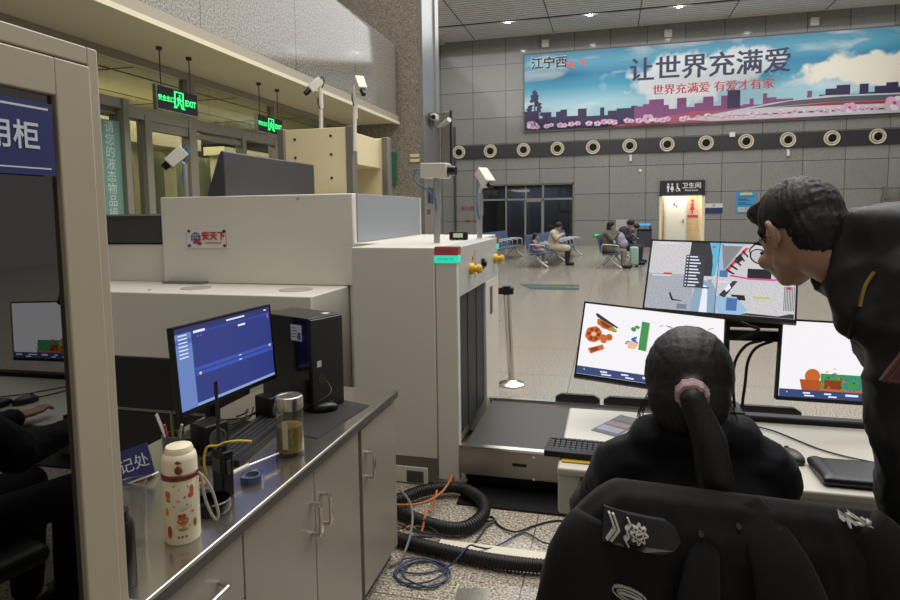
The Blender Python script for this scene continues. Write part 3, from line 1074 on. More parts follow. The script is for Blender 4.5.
def speaker(label, x, y, rz):
    t = thing('desk_speaker', label, 'speaker', (x, y, ZT), rz, 'small black desk speakers')
    obj('cabinet_box', G().box(-.045, .045, -.045, .045, 0, .10), M_black, t, local=True, bevel=.006)
    g = G().lathe((.046, 0, .05), [(.034, 0), (.034, .003), (.028, .004), (.02, -.003), (.006, .001), (0, .002)], 24, axis=(1, 0, 0))
    obj('cone', g, mat('speaker_cone', '4d4a48', .45), t, local=True)
    return t


speaker('small black cube speaker on the worktop nearest the computer tower', -1.275, 2.085, -.35)
speaker('small black cube speaker on the worktop behind the cream thermos', -1.315, 1.755, -.35)


def keyboard(name, label, loc, rz, L, D, km, tilt=0.0, num=True):
    t = thing(name, label, 'keyboard', loc, rz)
    obj('base', G().prism([(-D / 2, 0), (D / 2, 0), (D / 2, .014), (-D / 2, .022)], -L / 2, L / 2, 0, Matrix(((0, 0, 1, 0), (1, 0, 0, 0), (0, 1, 0, 0), (0, 0, 0, 1)))), M_black, t, local=True, bevel=.003)
    g = G()
    p = .0188
    n = int((L - .02) / p)
    for r in range(6):
        for c in range(n):
            if r == 0 and 4 <= c < 10:
                if c == 4:
                    x0, x1 = -L / 2 + .01 + c * p, -L / 2 + .01 + 10 * p
                else:
                    continue
            else:
                x0 = -L / 2 + .01 + c * p
                x1 = x0 + p
            y0 = -D / 2 + .012 + r * p + (.004 if r == 5 else 0)
            z = .0225 - (.008) * (y0 + D / 2) / D + (.0 if D > 0 else 0)
            z = .024 - 0.008 * (1 - (y0 + D / 2) / D)
            g.box(x0 + .0012, x1 - .0012, y0 + .0012, y0 + p - .0012, .012, z + .004)
    o = obj('keys', g, km, t, local=True, bevel=.0015, seg=1)
    return t


M_keys = mat('keycap_black', '1d1d20', .5, var=.1)
keyboard('computer_keyboard', 'black keyboard on the worktop under the blue monitor', (-1.225, 1.865, ZT), math.radians(96), .44, .135, M_keys)
mp = G().prism([(-1.25, 1.98), (-1.0, 1.93), (-.962, 2.32), (-1.13, 2.375), (-1.2, 2.2)], ZT, ZT + .003)
tag(obj('mouse_pad', mp, mat('pad_black', '1b1a1a', .75, bump=.1), loc=(-1.1, 2.15, ZT)), 'dark mouse pad on the worktop in front of the tower', 'mouse pad')
ms = thing('computer_mouse', 'glossy black mouse on the dark pad by the tower', 'mouse', (-1.115, 2.215, ZT + .003), math.radians(35))
g = G().ball((0, 0, .012), .058, .034, .026, 20)
g.v = [Vector((v.x, v.y, max(v.z, 0))) for v in g.v]
obj('shell', g, M_blackg, ms, local=True)
obj('scroll_wheel', G().cyl((.028, -.004, .03), (.028, .004, .03), .009, n=14), M_chrome, ms, local=True)

# thermos
TH = (-1.022, 1.245, ZT)
th = thing('thermos_bottle', 'cream thermos with dark red ring and animal print, nearest on the worktop', 'bottle', TH)
M_th = mat('cream_enamel', 'e2d8bc', .3, var=.02)
M_wine = mat('wine_plastic', '6d2420', .35)
obj('body', G().lathe(TH, [(.0, 0), (.039, 0), (.0423, .006), (.0423, .158), (.0415, .162), (0, .162)], 40), M_th, th)
obj('collar', G().lathe(TH, [(.041, .160), (.0437, .162), (.0437, .172), (.041, .175)], 40), M_wine, th)
obj('cap', G().lathe(TH, [(.041, .174), (.041, .206), (.0385, .217), (.034, .222), (.0335, .228), (.030, .2365), (.018, .2405), (0, .241)], 40), M_th, th)
lb = obj('button', G().ball((-1.000, 1.212, ZT + .188), .011, .0065, .011, 16).ball((-1.002, 1.2135, ZT + .207), .011, .006, .0045, 14), M_wine, th)
# printed motifs wrapped on the body: small flat patches following the curve
g = G()
cols = [mat('print_orange', 'b8623a', .4), mat('print_yellow', 'c9a24a', .4), mat('print_red', 'b03a34', .4), mat('print_brown', '6d4a38', .4), mat('print_green', '8a8a4a', .4)]


def patch(a, z, ra, rz, mi, n=10, star=0):
    P = [(TH[0] + .0427 * math.cos(a), 1.245 + .0427 * math.sin(a), ZT + z)]
    for j in range(n):
        k = 1 if not star or j % 2 == 0 else star
        t = 2 * PI * j / n
        aa = a + ra * k * math.cos(t) / .0427
        P.append((TH[0] + .0427 * math.cos(aa), 1.245 + .0427 * math.sin(aa), ZT + z + rz * k * math.sin(t)))
    g.add(P, [(0, 1 + j, 1 + (j + 1) % n) for j in range(n)], mi)


A0 = math.radians(-52)
for da, z, ra, rz, mi, st in ((-.75, .128, .008, .011, 0, 0), (-.72, .115, .007, .006, 4, 0), (.62, .135, .006, .012, 0, 0), (.55, .122, .008, .007, 0, 0), (-.1, .14, .003, .003, 1, .5), (.2, .12, .004, .004, 3, .5), (-.15, .112, .005, .005, 1, .5),
                              (-.85, .085, .006, .011, 1, 0), (-.82, .085, .003, .006, 0, 0), (-.72, .035, .007, .017, 2, 0), (0.05, .062, .014, .010, 0, 0), (-.1, .074, .005, .006, 2, 0), (.12, .074, .005, .006, 2, 0), (.08, .047, .018, .006, 1, 0),
                              (.05, .04, .012, .004, 4, 0), (.75, .05, .007, .013, 1, 0), (.76, .05, .004, .008, 3, 0), (.62, .08, .005, .005, 0, .5), (.4, .145, .002, .002, 3, 0), (-.2, .022, .003, .003, 2, 0), (0, .022, .003, .003, 2, 0), (.2, .022, .003, .003, 2, 0), (-.4, .10, .002, .002, 3, 0), (.3, .1, .002, .002, 2, 0), (-.35, .15, .004, .004, 1, .5)):
    patch(A0 + da, z, ra, rz, mi, 10, st)
for k in range(7):
    patch(A0 - .1 + k * .1, .092 + k * .0012, .0018, .0008, 1, 6)
    patch(A0 + .0 + k * .09, .087 + k * .0012, .0018, .0008, 3, 6)
obj('printed_motifs', g, cols, th, smooth=0)
st = [(-.982, 1.258, ZT + .168), (-.974, 1.262, ZT + .155), (-.972, 1.268, ZT + .10), (-.962, 1.276, ZT + .055), (-.952, 1.284, ZT + .035), (-.950, 1.288, ZT + .055), (-.962, 1.282, ZT + .115), (-.976, 1.266, ZT + .158)]
obj('strap', G().tube(st, .0035, 8), mat('strap_cream', 'b0a594', .6), th)
obj('strap_ring', G().lathe((-.980, 1.257, ZT + .168), [(.005, -.002), (.008, -.002), (.008, .002), (.005, .002)], 16, axis=(1, -.5, 0), closed=True), M_chrome, th)

# glass tea jar
tj = thing('tea_jar', 'clear glass tea jar with steel lid on the worktop', 'jar', (-1.03, 1.792, ZT))
o3 = (-1.03, 1.792, ZT)
obj('glass_wall', G().lathe(o3, [(0, .001), (.044, .001), (.046, .006), (.046, .148), (.043, .155), (.041, .155), (.0435, .147), (.0435, .012), (0, .010)], 36), glass('jar_glass', (.93, .93, .90), .04), tj)
obj('tea', G().lathe(o3, [(0, .0125), (.042, .0125), (.042, .098), (0, .098)], 32), mat('tea_amber', '8a7440', .3, var=.75, scale=90), tj)
obj('lid', G().lathe(o3, [(.044, .155), (.0465, .157), (.0465, .192), (.045, .197), (.040, .199), (.0385, .196), (0, .196)], 36), M_steel, tj)
obj('label_strip', G().box(-1.032, -1.012, 1.7457, 1.7462, ZT + .03, ZT + .125), mat('frosted_strip', 'b5ad94', .5), tj, smooth=0)

# walkie-talkie
wk = thing('walkie_talkie', 'black walkie talkie standing upright with yellow cord on top', 'radio', (-1.063, 1.471, ZT), math.radians(-24))
obj('body', G().box(-.029, .029, -.018, .018, 0, .135), M_black, wk, local=True, bevel=.005)
obj('antenna', G().cyl((-.014, 0, .13), (-.017, 0, .30), .0055, .0045, 12).cyl((-.017, 0, .295), (-.0175, 0, .33), .0062, .0055, 12), M_rubber, wk, local=True)
obj('knob', G().cyl((.012, 0, .133), (.012, 0, .15), .008, n=16), M_black, wk, local=True)
obj('speaker_grille', G().box(-.02, .02, -.0195, -.018, .075, .115), M_dgrey, wk, local=True)
obj('side_button', G().box(.029, .032, -.006, .006, .07, .11), M_dgrey, wk, local=True, bevel=.001)
obj('clip', G().box(-.024, -.018, -.0205, -.018, .02, .05), M_steel, wk, local=True)
g = G().tube([(-1.10, 1.45, ZT + .06), (-1.108, 1.45, ZT + .10), (-1.10, 1.455, ZT + .143), (-1.075, 1.466, ZT + .146), (-1.05, 1.475, ZT + .155), (-1.02, 1.485, ZT + .158), (-.985, 1.50, ZT + .154)], .0035, 8)
tag(obj('lanyard', g, mat('yellow_cord', 'c9b03a', .6), loc=(-1.06, 1.47, ZT + .14)), 'yellow cord looped over the walkie talkie', 'cord')
ch = thing('bag_charm', 'small red and pink charm hanging between thermos and walkie talkie', 'charm', (-1.10, 1.43, ZT + .03))
obj('bead', G().ball((-1.098, 1.425, ZT + .052), .017, .014, .012, 14), mat('charm_pink', 'c98a72', .5), ch)
obj('crown_bead', G().ball((-1.105, 1.425, ZT + .064), .014, .012, .008, 12), mat('charm_black', '2a1c1a', .5), ch)
obj('tag_bead', G().ball((-1.118, 1.42, ZT + .05), .007, n=10), mat('print_red', 'b03a34'), ch)
obj('card', G().cbox((-1.098, 1.43, ZT + .017), .036, .003, .032), mat('card_blue', '4a5f8c', .5), ch)
tp = thing('tape_roll', 'clear blue tinted tape roll beside the walkie talkie', 'tape', (-1.035, 1.57, ZT))
obj('tape', G().lathe((-1.035, 1.57, ZT), [(.024, 0), (.034, 0), (.034, .022), (.024, .022)], 32, closed=True), mat('tape_blue', '3a4763', .12, coat=.5), tp)
obj('core', G().lathe((-1.035, 1.57, ZT), [(.021, 0), (.024, 0), (.024, .022), (.021, .022)], 32, closed=True), mat('tape_core', '5c5f68', .4), tp)
sd = thing('screwdriver', 'screwdriver with white handle resting across the tape roll', 'screwdriver', (-1.06, 1.6, ZT + .024))
obj('handle_grip', G().cyl((-1.085, 1.535, ZT + .030), (-1.065, 1.60, ZT + .034), .008, .007, 14), mat('grip_white', 'c9c6ba', .4), sd)
obj('shaft', G().cyl((-1.065, 1.60, ZT + .034), (-1.03, 1.715, ZT + .030), .0028, n=10), M_chrome, sd)
sp = tag(obj('steel_pin', G().cyl((-1.035, 1.716, ZT), (-1.035, 1.716, ZT + .045), .003, n=10), M_dgrey, loc=(-1.035, 1.716, ZT)), 'thin dark metal pin standing beside the tea jar', 'pin')
ab = tag(obj('black_dish', G().lathe((-1.035, 1.385, ZT), [(0, .0), (.042, .0), (.047, .012), (.047, .032), (.043, .034), (.040, .012), (0, .008)], 32), M_blackg, loc=(-1.035, 1.385, ZT)), 'round glossy black dish at the foot of the walkie talkie', 'dish')

# pen holder, desk sign, cups
ph = thing('pen_holder', 'dark pen holder with pens and a white ruler behind the thermos', 'pen holder', (-1.38, 1.66, ZT))
c3 = (-1.38, 1.66, ZT)
obj('cup', G().lathe(c3, [(0, 0), (.034, 0), (.036, .085), (.033, .085), (.031, .004), (0, .004)], 24), mat('mesh_grey', '6a6864', .35, .6), ph)
for x, y, dx, dy, h, m in ((-.01, .0, -.035, -.02, .155, M_pwhite), (.012, .01, .02, .01, .14, M_black), (.0, -.015, .0, -.025, .13, mat('pen_red', 'a83a44', .4)), (-.012, .012, -.02, .02, .15, mat('pen_olive', '6b6a3a', .4)), (.015, -.008, .03, -.005, .125, mat('pen_grey', '9c9a92', .4))):
    p0 = Vector((c3[0] + x * .5, c3[1] + y * .5, ZT + .008))
    p1 = Vector((c3[0] + x + dx, c3[1] + y + dy, ZT + h))
    if m is M_pwhite:
        q = (p1 - p0).to_track_quat('Z', 'Y').to_matrix()
        g = G().cbox((p0 + p1) / 2, .022, .003, (p1 - p0).length, 0, q)
        obj('ruler', g, m, ph)
    else:
        obj('pen', G().cyl(p0, p1, .0045, .0045, 10), m, ph)
ds = thing('desk_sign', 'blue desk sign with a white Chinese character at the left end of the worktop', 'sign', (-1.39, 1.49, ZT))
MS = Matrix.Translation((-1.385, 1.49, ZT + .052)) @ Matrix.Rotation(math.radians(22), 4, 'Z') @ Matrix.Rotation(math.radians(-18), 4, 'Y') @ Matrix.Rotation(math.radians(-14), 4, 'X')
obj('plate', G().box(-.075, .052, 0, .004, -.045, .05, 0, MS), mat('sign_navy', '232a63'), ds)
obj('lettering', G().text('登记处', .046, MS @ Matrix.Translation((-.022, -.001, .0)) @ Matrix.Rotation(PI / 2, 4, 'X'), h=.0003), mat('sign_ink_white', 'c9ccd8'), ds, smooth=0)
obj('foot', G().box(-.06, .04, .0, .05, -.05, -.045, 0, MS), M_pwhite, ds)
pc = thing('plastic_cup', 'tall clear plastic cup beside the tall cabinet', 'cup', (-1.117, 1.195, ZT))
obj('wall', G().lathe((-1.117, 1.195, ZT), [(0, 0), (.024, 0), (.030, .155), (.032, .157), (.029, .157), (.0225, .004), (0, .004)], 28), glass('cup_plastic', (.93, .93, .91), .05, .3), pc)
bb = thing('black_bottle', 'slim black bottle half hidden behind the tall cabinet', 'bottle', (-1.03, 1.045, ZT))
obj('body', G().lathe((-1.022, 1.045, ZT), [(0, 0), (.030, 0), (.032, .004), (.032, .13), (.026, .145), (.0, .145)], 24), M_black, bb)
obj('cap', G().lathe((-1.022, 1.045, ZT), [(.022, .14), (.022, .168), (0, .17)], 24), M_blackg, bb)
g = G()
for k in range(5):
    pts = [(-1.36 + .03 * math.sin(k + j), 1.70 + j * .05 + .02 * math.cos(2 * k + j), ZT + .012 + .02 * abs(math.sin(k * 1.3 + j))) for j in range(9)]
    g.tube(pts, .003, 6)
tag(obj('cable_tangle', g, M_rubber, loc=(-1.36, 1.9, ZT)), 'tangle of black cables on the worktop behind the keyboard', 'cable', kind='stuff')

# black equipment case behind the counter
ec = thing('equipment_panel', 'flat black two-part panel standing upright behind the worktop', 'equipment panel', (-2.2, 2.63, 0))
obj('lower_panel', G().box(-2.75, -1.72, 2.6, 2.66, 0, .585), M_black, ec, bevel=.01)
obj('upper_panel', G().box(-2.75, -1.72, 2.6, 2.63, .60, .872), M_black, ec, bevel=.01)
obj('seam_strip', G().box(-2.74, -1.73, 2.605, 2.65, .585, .60), M_bracket, ec)

# ------------------------------------------------------------------ X-ray baggage scanner
sc = thing('baggage_scanner', 'large white x-ray baggage scanner with red and green indicator corner', 'x-ray scanner', (-1.8, 4.0, 0))
SX, SY = -.83, 3.333
g = G().box(-1.475, -.962, SY, 3.395, .04, 1.40).box(-1.467, -.962, 4.16, 4.64, .04, 1.40).box(-1.467, -.962, 3.395, 4.16, 1.112, 1.40).box(-1.467, -.962, 3.395, 4.16, .04, .235)
obj('main_housing', g, M_white, sc, bevel=.006)
g = G().box(-1.735, -1.467, 3.885, 5.42, .04, 1.396).box(-1.467, -.97, 4.64, 5.30, .04, 1.398)
obj('rear_housing', g, M_white, sc, bevel=.006)
g = G().box(-.958, SX, SY, 3.39, .04, 1.40)
obj('near_post', g, M_white, sc, bevel=.006)
g = G().box(-.958, SX, 4.16, 4.64, .04, 1.112)
obj('far_post', g, M_white, sc, bevel=.006)
obj('header_panel', G().box(-.958, SX, 3.39, 4.64, 1.112, 1.40), mat('header_enamel', 'b9bab8', .35), sc, bevel=.004)
obj('speaker_slot', G().box(SX, SX + .004, 4.30, 4.385, .86, 1.06), mat('slot_grey', '55534f', .5), sc, bevel=.03, seg=4)
obj('tunnel_lining', G().box(-1.40, -1.38, 3.395, 4.16, .235, 1.112).box(-1.38, -.97, 3.392, 3.396, .235, 1.112).box(-1.38, -.97, 4.158, 4.162, .235, 1.112), M_dgrey, sc, smooth=0)
for i in range(6):
    y0 = 3.40 + i * .126
    obj('lead_curtain', G().box(-.850 - .004 * (i % 2), -.845 - .004 * (i % 2), y0, y0 + .126, .28, 1.11), mat('lead_rubber', '24252b', .6, var=.12), sc, smooth=0)
g = G().box(-3.90, -1.745, 3.345, 5.28, .04, 1.10)
obj('lower_housing', g, M_white, sc, bevel=.008)
g = G().box(-3.23, -1.69, 3.87, 5.43, 1.102, 1.735)
uh = obj('upper_housing', g, M_white, sc, bevel=.008)
obj('side_panel', G().box(-1.69, -1.682, 3.93, 5.37, 1.402, 1.733), mat('blue_grey_panel', '8f949b', .3), uh)
obj('hinge_bar', G().box(-3.19, -2.85, 3.80, 3.87, 1.10, 1.115), M_bracket, sc)
obj('cap_disc', G().cyl((-2.75, 3.6, 1.10), (-2.75, 3.6, 1.104), .10).cyl((-2.0, 3.62, 1.10), (-2.0, 3.62, 1.104), .11).cyl((-3.0, 3.45, 1.10), (-3.0, 3.45, 1.106), .012).cyl((-2.1, 3.865, 1.705), (-2.1, 3.872, 1.705), .01), mat('cap_disc', 'a8a39a', .4), sc)
lp = obj('logo_plate', G().box(-3.005, -2.67, 3.862, 3.869, 1.362, 1.50), mat('acrylic_plate', 'd9d8d4', .2, coat=.6), sc, bevel=.002)
lg = Flat(.335, .138, .0006)
lb_, lr = mat('logo_blue', '24406f', .4), mat('logo_red', 'b82a30', .4)
lg.blob(.22, .52, .125, .32, lb_, 28)
wl = mat('acrylic_plate', 'd9d8d4')
for k in (-1, 0, 1):
    lg.rect(.095, .52 + k * .16 - .012, .345, .52 + k * .16 + .012, wl)
for k in (-1, 0, 1):
    lg.poly([(.22 + k * .075 - .006, .2), (.22 + k * .075 + .006, .2), (.22 + k * .05 + .006, .84), (.22 + k * .05 - .006, .84)], wl)
lg.poly([(.22, .52), (.29, .46), (.31, .33), (.39, .26), (.33, .12), (.25, .2), (.20, .34)], lr)
lg.txt('安天下', .67, .60, .066, lr, .0022)
lg.rects([(.46 + .052 * k, .22, .46 + .052 * k + (.04 if k % 3 else .03), .29) for k in range(8)], lr)
lg.rect(.985, .1, 1.0, .9, lr)
o = lg.done('logo', lp)
o.location = Vector((-2.8375, 3.8612, 1.431)) - origin(lp)
o['label'] = 'blue globe emblem with red Chinese company name'
for x in (-2.985, -2.69):
    for z in (1.378, 1.484):
        obj('bolt', G().cyl((x, 3.862, z), (x, 3.852, z), .010, n=14), M_dgrey, lp)
g = G().box(-1.19, -.962, 3.329, 3.334, .02, .165).box(-1.467, -1.19, 3.329, 3.334, .105, .165)
obj('skirt_panel', g, mat('skirt_taupe', '6b6258', .4), sc, smooth=0)
vp = obj('vent_plate', G().box(-1.467, -1.02, 3.322, 3.33, -.0 + .005, .105), M_white, sc, bevel=.01, seg=3)
g = G().box(-1.15, -1.045, 3.318, 3.323, .012, .082)
for k in range(6):
    g.box(-1.145, -1.05, 3.316, 3.318, .018 + k * .011, .023 + k * .011, 1)
obj('vent_grille', g, [mat('vent_grey', '6b6a63', .5), M_dgrey], vp, smooth=0)
# indicator corners
for y0, y1, nm in ((SY - .006, 3.40, 'near'), (4.585, 4.648, 'far')):
    x0 = -.962 if nm == 'near' else -.88
    ir = obj('indicator_light', G().box(x0, SX + .006, y0, y1, 1.355, 1.404), lit('indicator_red', '7d2a2c', .75), sc, bevel=.004)
    obj('lit_band', G().box(x0, SX + .006, y0, y1, 1.312, 1.355), lit('indicator_green', '22d8b0', 1.0), ir, bevel=.004)
    if nm == 'near':
        mt = Matrix.Rotation(PI / 2, 4, 'X')
        obj('lettering', G().text('X-RAY ON', .017, Matrix.Translation((-.896, y0 - .001, 1.38)) @ mt).text('POWER ON', .016, Matrix.Translation((-.896, y0 - .001, 1.334)) @ mt), mat('indicator_ink', '5a4a46', .5), ir, smooth=0)
# buttons on the header
M_yel = mat('button_yellow', 'd8b02a', .35)
for y in (3.66, 4.47):
    g = G().lathe((SX, y, 1.25), [(.036, 0), (.036, .012), (.032, .025), (.024, .030), (.020, .034), (.020, .048), (.030, .050), (.030, .062), (.018, .070), (0, .071)], 24, axis=(1, 0, 0))
    b = obj('stop_button', g, M_yel, sc)
    obj('button_head', G().lathe((SX + .05, y, 1.25), [(.024, .0), (.027, .005), (.024, .022), (.012, .027), (0, .027)], 20, axis=(1, 0, 0)), mat('button_red', 'a8342a', .35) if False else M_yel, b)
    obj('button_label', G().box(SX, SX + .002, y + .12, y + .16, 1.18, 1.36), mat('label_yellow' if y < 4 else 'label_green', 'c0a850' if y < 4 else '7a9a80', .5), sc, smooth=0)
obj('key_switch', G().box(SX, SX + .012, 4.0, 4.07, 1.215, 1.285).cyl((SX + .012, 4.035, 1.25), (SX + .03, 4.035, 1.25), .02), M_black, sc, bevel=.003)
obj('red_dot', G().cyl((SX + .001, 3.73, 1.31), (SX + .004, 3.73, 1.31), .014), mat('label_red', 'a85a50', .5), sc)
# small display on the scanner roof
sd2 = thing('status_display', 'small black status display standing on the scanner roof', 'display', (-1.03, 4.2, 1.4))
obj('housing', G().box(-1.10, -.97, 4.19, 4.23, 1.402, 1.46), M_black, sd2, bevel=.006)
obj('screen', G().box(-1.07, -1.0, 4.188, 4.19, 1.42, 1.45), lit('display_pale', 'b8c4a8', .7), sd2, smooth=0)

# feed chute at the far left end of the scanner
fc = thing('feed_chute', 'dark grey open baggage chute at the left end of the scanner', 'chute', (-3.7, 4.3, 0))
obj('trough', G().box(-4.6, -3.24, 3.92, 3.95, 1.385, 1.60).box(-4.6, -3.24, 4.9, 4.93, 1.385, 1.60).box(-4.6, -3.24, 3.92, 4.93, 1.385, 1.40), mat('chute_grey', '4a4846', .4, .3), fc, bevel=.004)
obj('trough_rim', G().box(-4.6, -3.24, 3.905, 3.96, 1.60, 1.615), M_steel, fc)
obj('base_panel', G().box(-4.6, -3.235, 3.93, 4.9, 1.10, 1.385).box(-4.6, -3.905, 3.93, 4.9, 0, 1.10), M_white, fc, bevel=.005)

# dark panelled hopper resting on the upper housing
g = G()
M5 = Matrix(((1, 0, 0, 0), (0, 0, 1, 0), (0, 1, 0, 0), (0, 0, 0, 1)))
g.prism([(-2.84, 1.737), (-2.68, 1.737), (-2.68, 2.055), (-2.705, 2.06), (-2.72, 2.04)], 3.88, 5.27, 0, M5)
tag(obj('metal_hood', g, mat('hood_charcoal', '48474a', .36, .3), loc=(-2.9, 4.6, 1.737), bevel=.008), 'long dark grey sheet metal hood lying on top of the scanner', 'hood')


# ------------------------------------------------------------------ walk-through detector behind the scanner
wg = thing('metal_detector_gate', 'cream walk-through metal detector gate behind the scanner', 'metal detector', (-2.8, 6.1, 0))
obj('side_panel', G().box(-3.16, -2.50, 5.60, 5.68, 0, 2.44), M_cream, wg, bevel=.006)
obj('side_panel', G().box(-3.16, -2.50, 6.58, 6.66, 0, 2.44), M_cream, wg, bevel=.006)
obj('edge_post', G().box(-2.50, -2.42, 5.585, 5.695, 0, 2.45), M_bracket, wg, bevel=.012)
obj('edge_post', G().box(-3.24, -3.16, 5.585, 5.695, 0, 2.45), M_bracket, wg, bevel=.012)
obj('edge_post', G().box(-2.50, -2.42, 6.565, 6.675, 0, 2.45), M_bracket, wg, bevel=.012)
obj('edge_post', G().box(-3.24, -3.16, 6.565, 6.675, 0, 2.45), M_bracket, wg, bevel=.012)
obj('crossbar', G().box(-3.12, -2.52, 5.68, 6.58, 2.10, 2.42), M_cream, wg, bevel=.006)
g = G()
for x, z in ((-3.05, 2.34), (-2.66, 2.36), (-3.05, 2.16), (-2.66, 2.18), (-3.05, 1.95), (-2.66, 1.95)):
    obj('bolt', G().cyl((x, 5.601, z), (x, 5.594, z), .014, n=12), M_dgrey, wg)


# ------------------------------------------------------------------ surveillance cameras on posts
M_camw = mat('camera_enamel', 'cfcac0', .35)


def cctv(label, base, top, head0, head1, w, h, cable_col, lens=.06):
    t = thing('surveillance_camera', label, 'camera', base)
    obj('post', G().cyl(base, top, .020, n=14).cyl((top[0], top[1], (base[2] + top[2]) / 2), top, .024, n=14), M_camw if cable_col != 'blue' else mat('post_grey', 'a9a9a6', .3, .5), t)
    a, b = Vector(head0), Vector(head1)
    q = (b - a).to_track_quat('Y', 'Z')
    R = q.to_matrix()
    L = (b - a).length
    c = (a + b) / 2
    obj('housing', G().cbox(c, w, L, h, 0, R), M_camw, t, bevel=.006)
    obj('bracket', G().cyl(top, c - R @ Vector((0, 0, h * .45)), .012, n=10), M_camw, t)
    le = obj('lens', G().cyl(b, b + (b - a).normalized() * lens, h * .34, h * .30, 16), M_blackg, t)
    u = R @ Vector((0, 0, 1))
    s = Vector((0, 0, 1))
    pts = [a, a - (b - a).normalized() * .04 + s * .01, a - (b - a).normalized() * .06 - s * .06, Vector(top) - s * .10 + Vector((-.02, -.02, 0)), Vector(top) - s * .2 + Vector((0, -.022, 0))]
    obj('cable', G().tube(pts, .006, 8), mat('cable_blue', '3f6fa8', .45) if cable_col == 'blue' else M_rubber, t)
    return t


cctv('white camera on a post in front of the glass entrance doors', (-4.04, 5.18, 0.0), (-4.02, 5.18, 2.10), (-4.04, 5.20, 2.235), (-4.145, 5.10, 2.10), .115, .115, 'blue')
cctv('white camera on the gate pointing down left, left of the pair', (-2.78, 5.64, 2.44), (-2.775, 5.64, 2.83), (-2.79, 5.66, 2.915), (-2.865, 5.58, 2.81), .09, .08, 'black')
cctv('white camera on the gate pointing down right, right of the pair', (-2.40, 5.58, 2.20), (-2.395, 5.60, 2.83), (-2.37, 5.64, 2.90), (-2.30, 5.56, 2.77), .09, .08, 'black')
cctv('white boxy camera on a post at the near side of the scanner roof', (-1.086, 3.823, 1.402), (-1.08, 3.823, 1.81), (-1.175, 3.83, 1.868), (-.998, 3.81, 1.862), .10, .095, 'blue', .05)
cctv('white tilted camera on a post at the far side of the scanner roof', (-.955, 4.55, 1.402), (-.95, 4.55, 1.74), (-.945, 4.57, 1.905), (-.865, 4.49, 1.80), .085, .075, 'blue', .03)

# ------------------------------------------------------------------ exit signs
M_ex = lit('exit_green', '2be070', 2.2)


def exit_sign(label, loc, L, H):
    t = thing('exit_sign', label, 'exit sign', loc, 0)
    obj('housing', G().box(-.02, .02, -L / 2, L / 2, 0, H), M_black, t, local=True, bevel=.004)
    obj('frame', G().box(-.022, .022, -L / 2 - .008, L / 2 + .008, -.012, 0).box(-.022, .022, -L / 2 - .012, -L / 2, -.012, H + .006), M_steel, t, local=True)
    F = Flat(L, H, .0006)
    F.txt('安全出口', .215, .48, .062, M_ex, .0015)
    F.txt('EXIT', .81, .48, .088, M_ex, .003)
    F.rects([(.40, .2, .435, .92), (.60, .2, .635, .92), (.40, .86, .635, .92), (.38, .16, .46, .22), (.58, .16, .66, .22)], M_ex)
    F.blob(.535, .76, .018, .05, M_ex, 12)
    F.poly([(.50, .68), (.54, .68), (.57, .58), (.60, .60), (.60, .55), (.56, .50), (.54, .55), (.545, .44), (.58, .34), (.58, .2), (.555, .2), (.55, .33), (.51, .42), (.50, .30), (.455, .2), (.445, .26), (.475, .34), (.485, .52), (.47, .50), (.455, .56), (.48, .66)], M_ex)
    o = F.done('pictogram', t)
    o.location, o.rotation_euler = (.0212, 0, H / 2), (0, 0, PI / 2)
    for s in (-1, 1):
        obj('hanger', G().cyl((0, s * L * .36, H), (0, s * L * .36, 3.33 - loc[2]), .006, n=8).cyl((0, s * L * .36, 3.30 - loc[2]), (0, s * L * .36, 3.335 - loc[2]), .03, n=12), M_dgrey, t, local=True)
    return t


exit_sign('green lit hanging exit sign nearest the camera under the soffit', (-4.5, 5.72, 2.70), .64, .235)
exit_sign('green lit hanging exit sign further along, beside the detector gate', (-4.5, 7.57, 2.70), .64, .215)

# notice sheet on the entrance glass
nb = thing('glass_notice', 'narrow teal notice with white Chinese writing on the entrance glass', 'notice', (-4.94, 5.26, 1.5))
obj('sheet', G().box(-4.955, -4.945, 5.10, 5.385, 1.2, 2.58), mat('notice_teal', '6f9a90', .4), nb, smooth=0)
g = G()
for k, chx in enumerate('请您的液态物品接受检查'):
    g.text(chx, .125, Matrix.Translation((-4.944, 5.245, 2.50 - k * .125)) @ Matrix.Rotation(PI / 2, 4, 'Z') @ Matrix.Rotation(PI / 2, 4, 'X'))
obj('lettering', g, mat('notice_letter', 'd0d8cf', .5), nb, smooth=0)
tag(obj('door_leaf_post', G().box(-4.98, -4.90, 5.40, 5.48, 0, 2.82).box(-4.98, -4.92, 5.0, 5.40, 2.72, 2.82), M_alu, loc=(-4.94, 5.44, 0)), 'grey aluminium post of the open door leaf at the entrance', 'post')

# things on the pillar
ps = thing('pillar_camera', 'small cream camera bracketed to the metal edge of the pillar', 'camera', (-3.5, 12.1, 3.45))
obj('bracket', G().box(-3.50, -3.44, 12.05, 12.15, 3.36, 3.44).box(-3.50, -3.47, 12.02, 12.18, 3.32, 3.6), M_bracket, ps)
obj('housing', G().cbox((-3.42, 12.0, 3.50), .12, .22, .12), M_camw, ps, bevel=.02)
obj('lens', G().cyl((-3.42, 11.89, 3.49), (-3.40, 11.85, 3.48), .045), M_black, ps)
p2 = thing('bullet_camera', 'small white bullet camera right of the pillar beside the dark display', 'camera', (-3.35, 12.6, 3.4))
obj('arm', G().cyl((-3.51, 12.55, 3.38), (-3.36, 12.5, 3.42), .02), M_camw, p2)
obj('housing', G().cyl((-3.42, 12.55, 3.41), (-3.22, 12.40, 3.50), .05, .055), M_camw, p2)
pd = thing('hanging_display', 'dark flat display panel edge-on beside the granite pillar', 'display', (-3.3, 13.0, 2.6))
obj('panel', G().box(-3.50, -3.285, 12.72, 12.80, 2.62, 3.72), M_bracket, pd, bevel=.02)
obj('rim', G().box(-3.285, -3.262, 12.70, 12.82, 2.60, 3.74), M_black, pd)
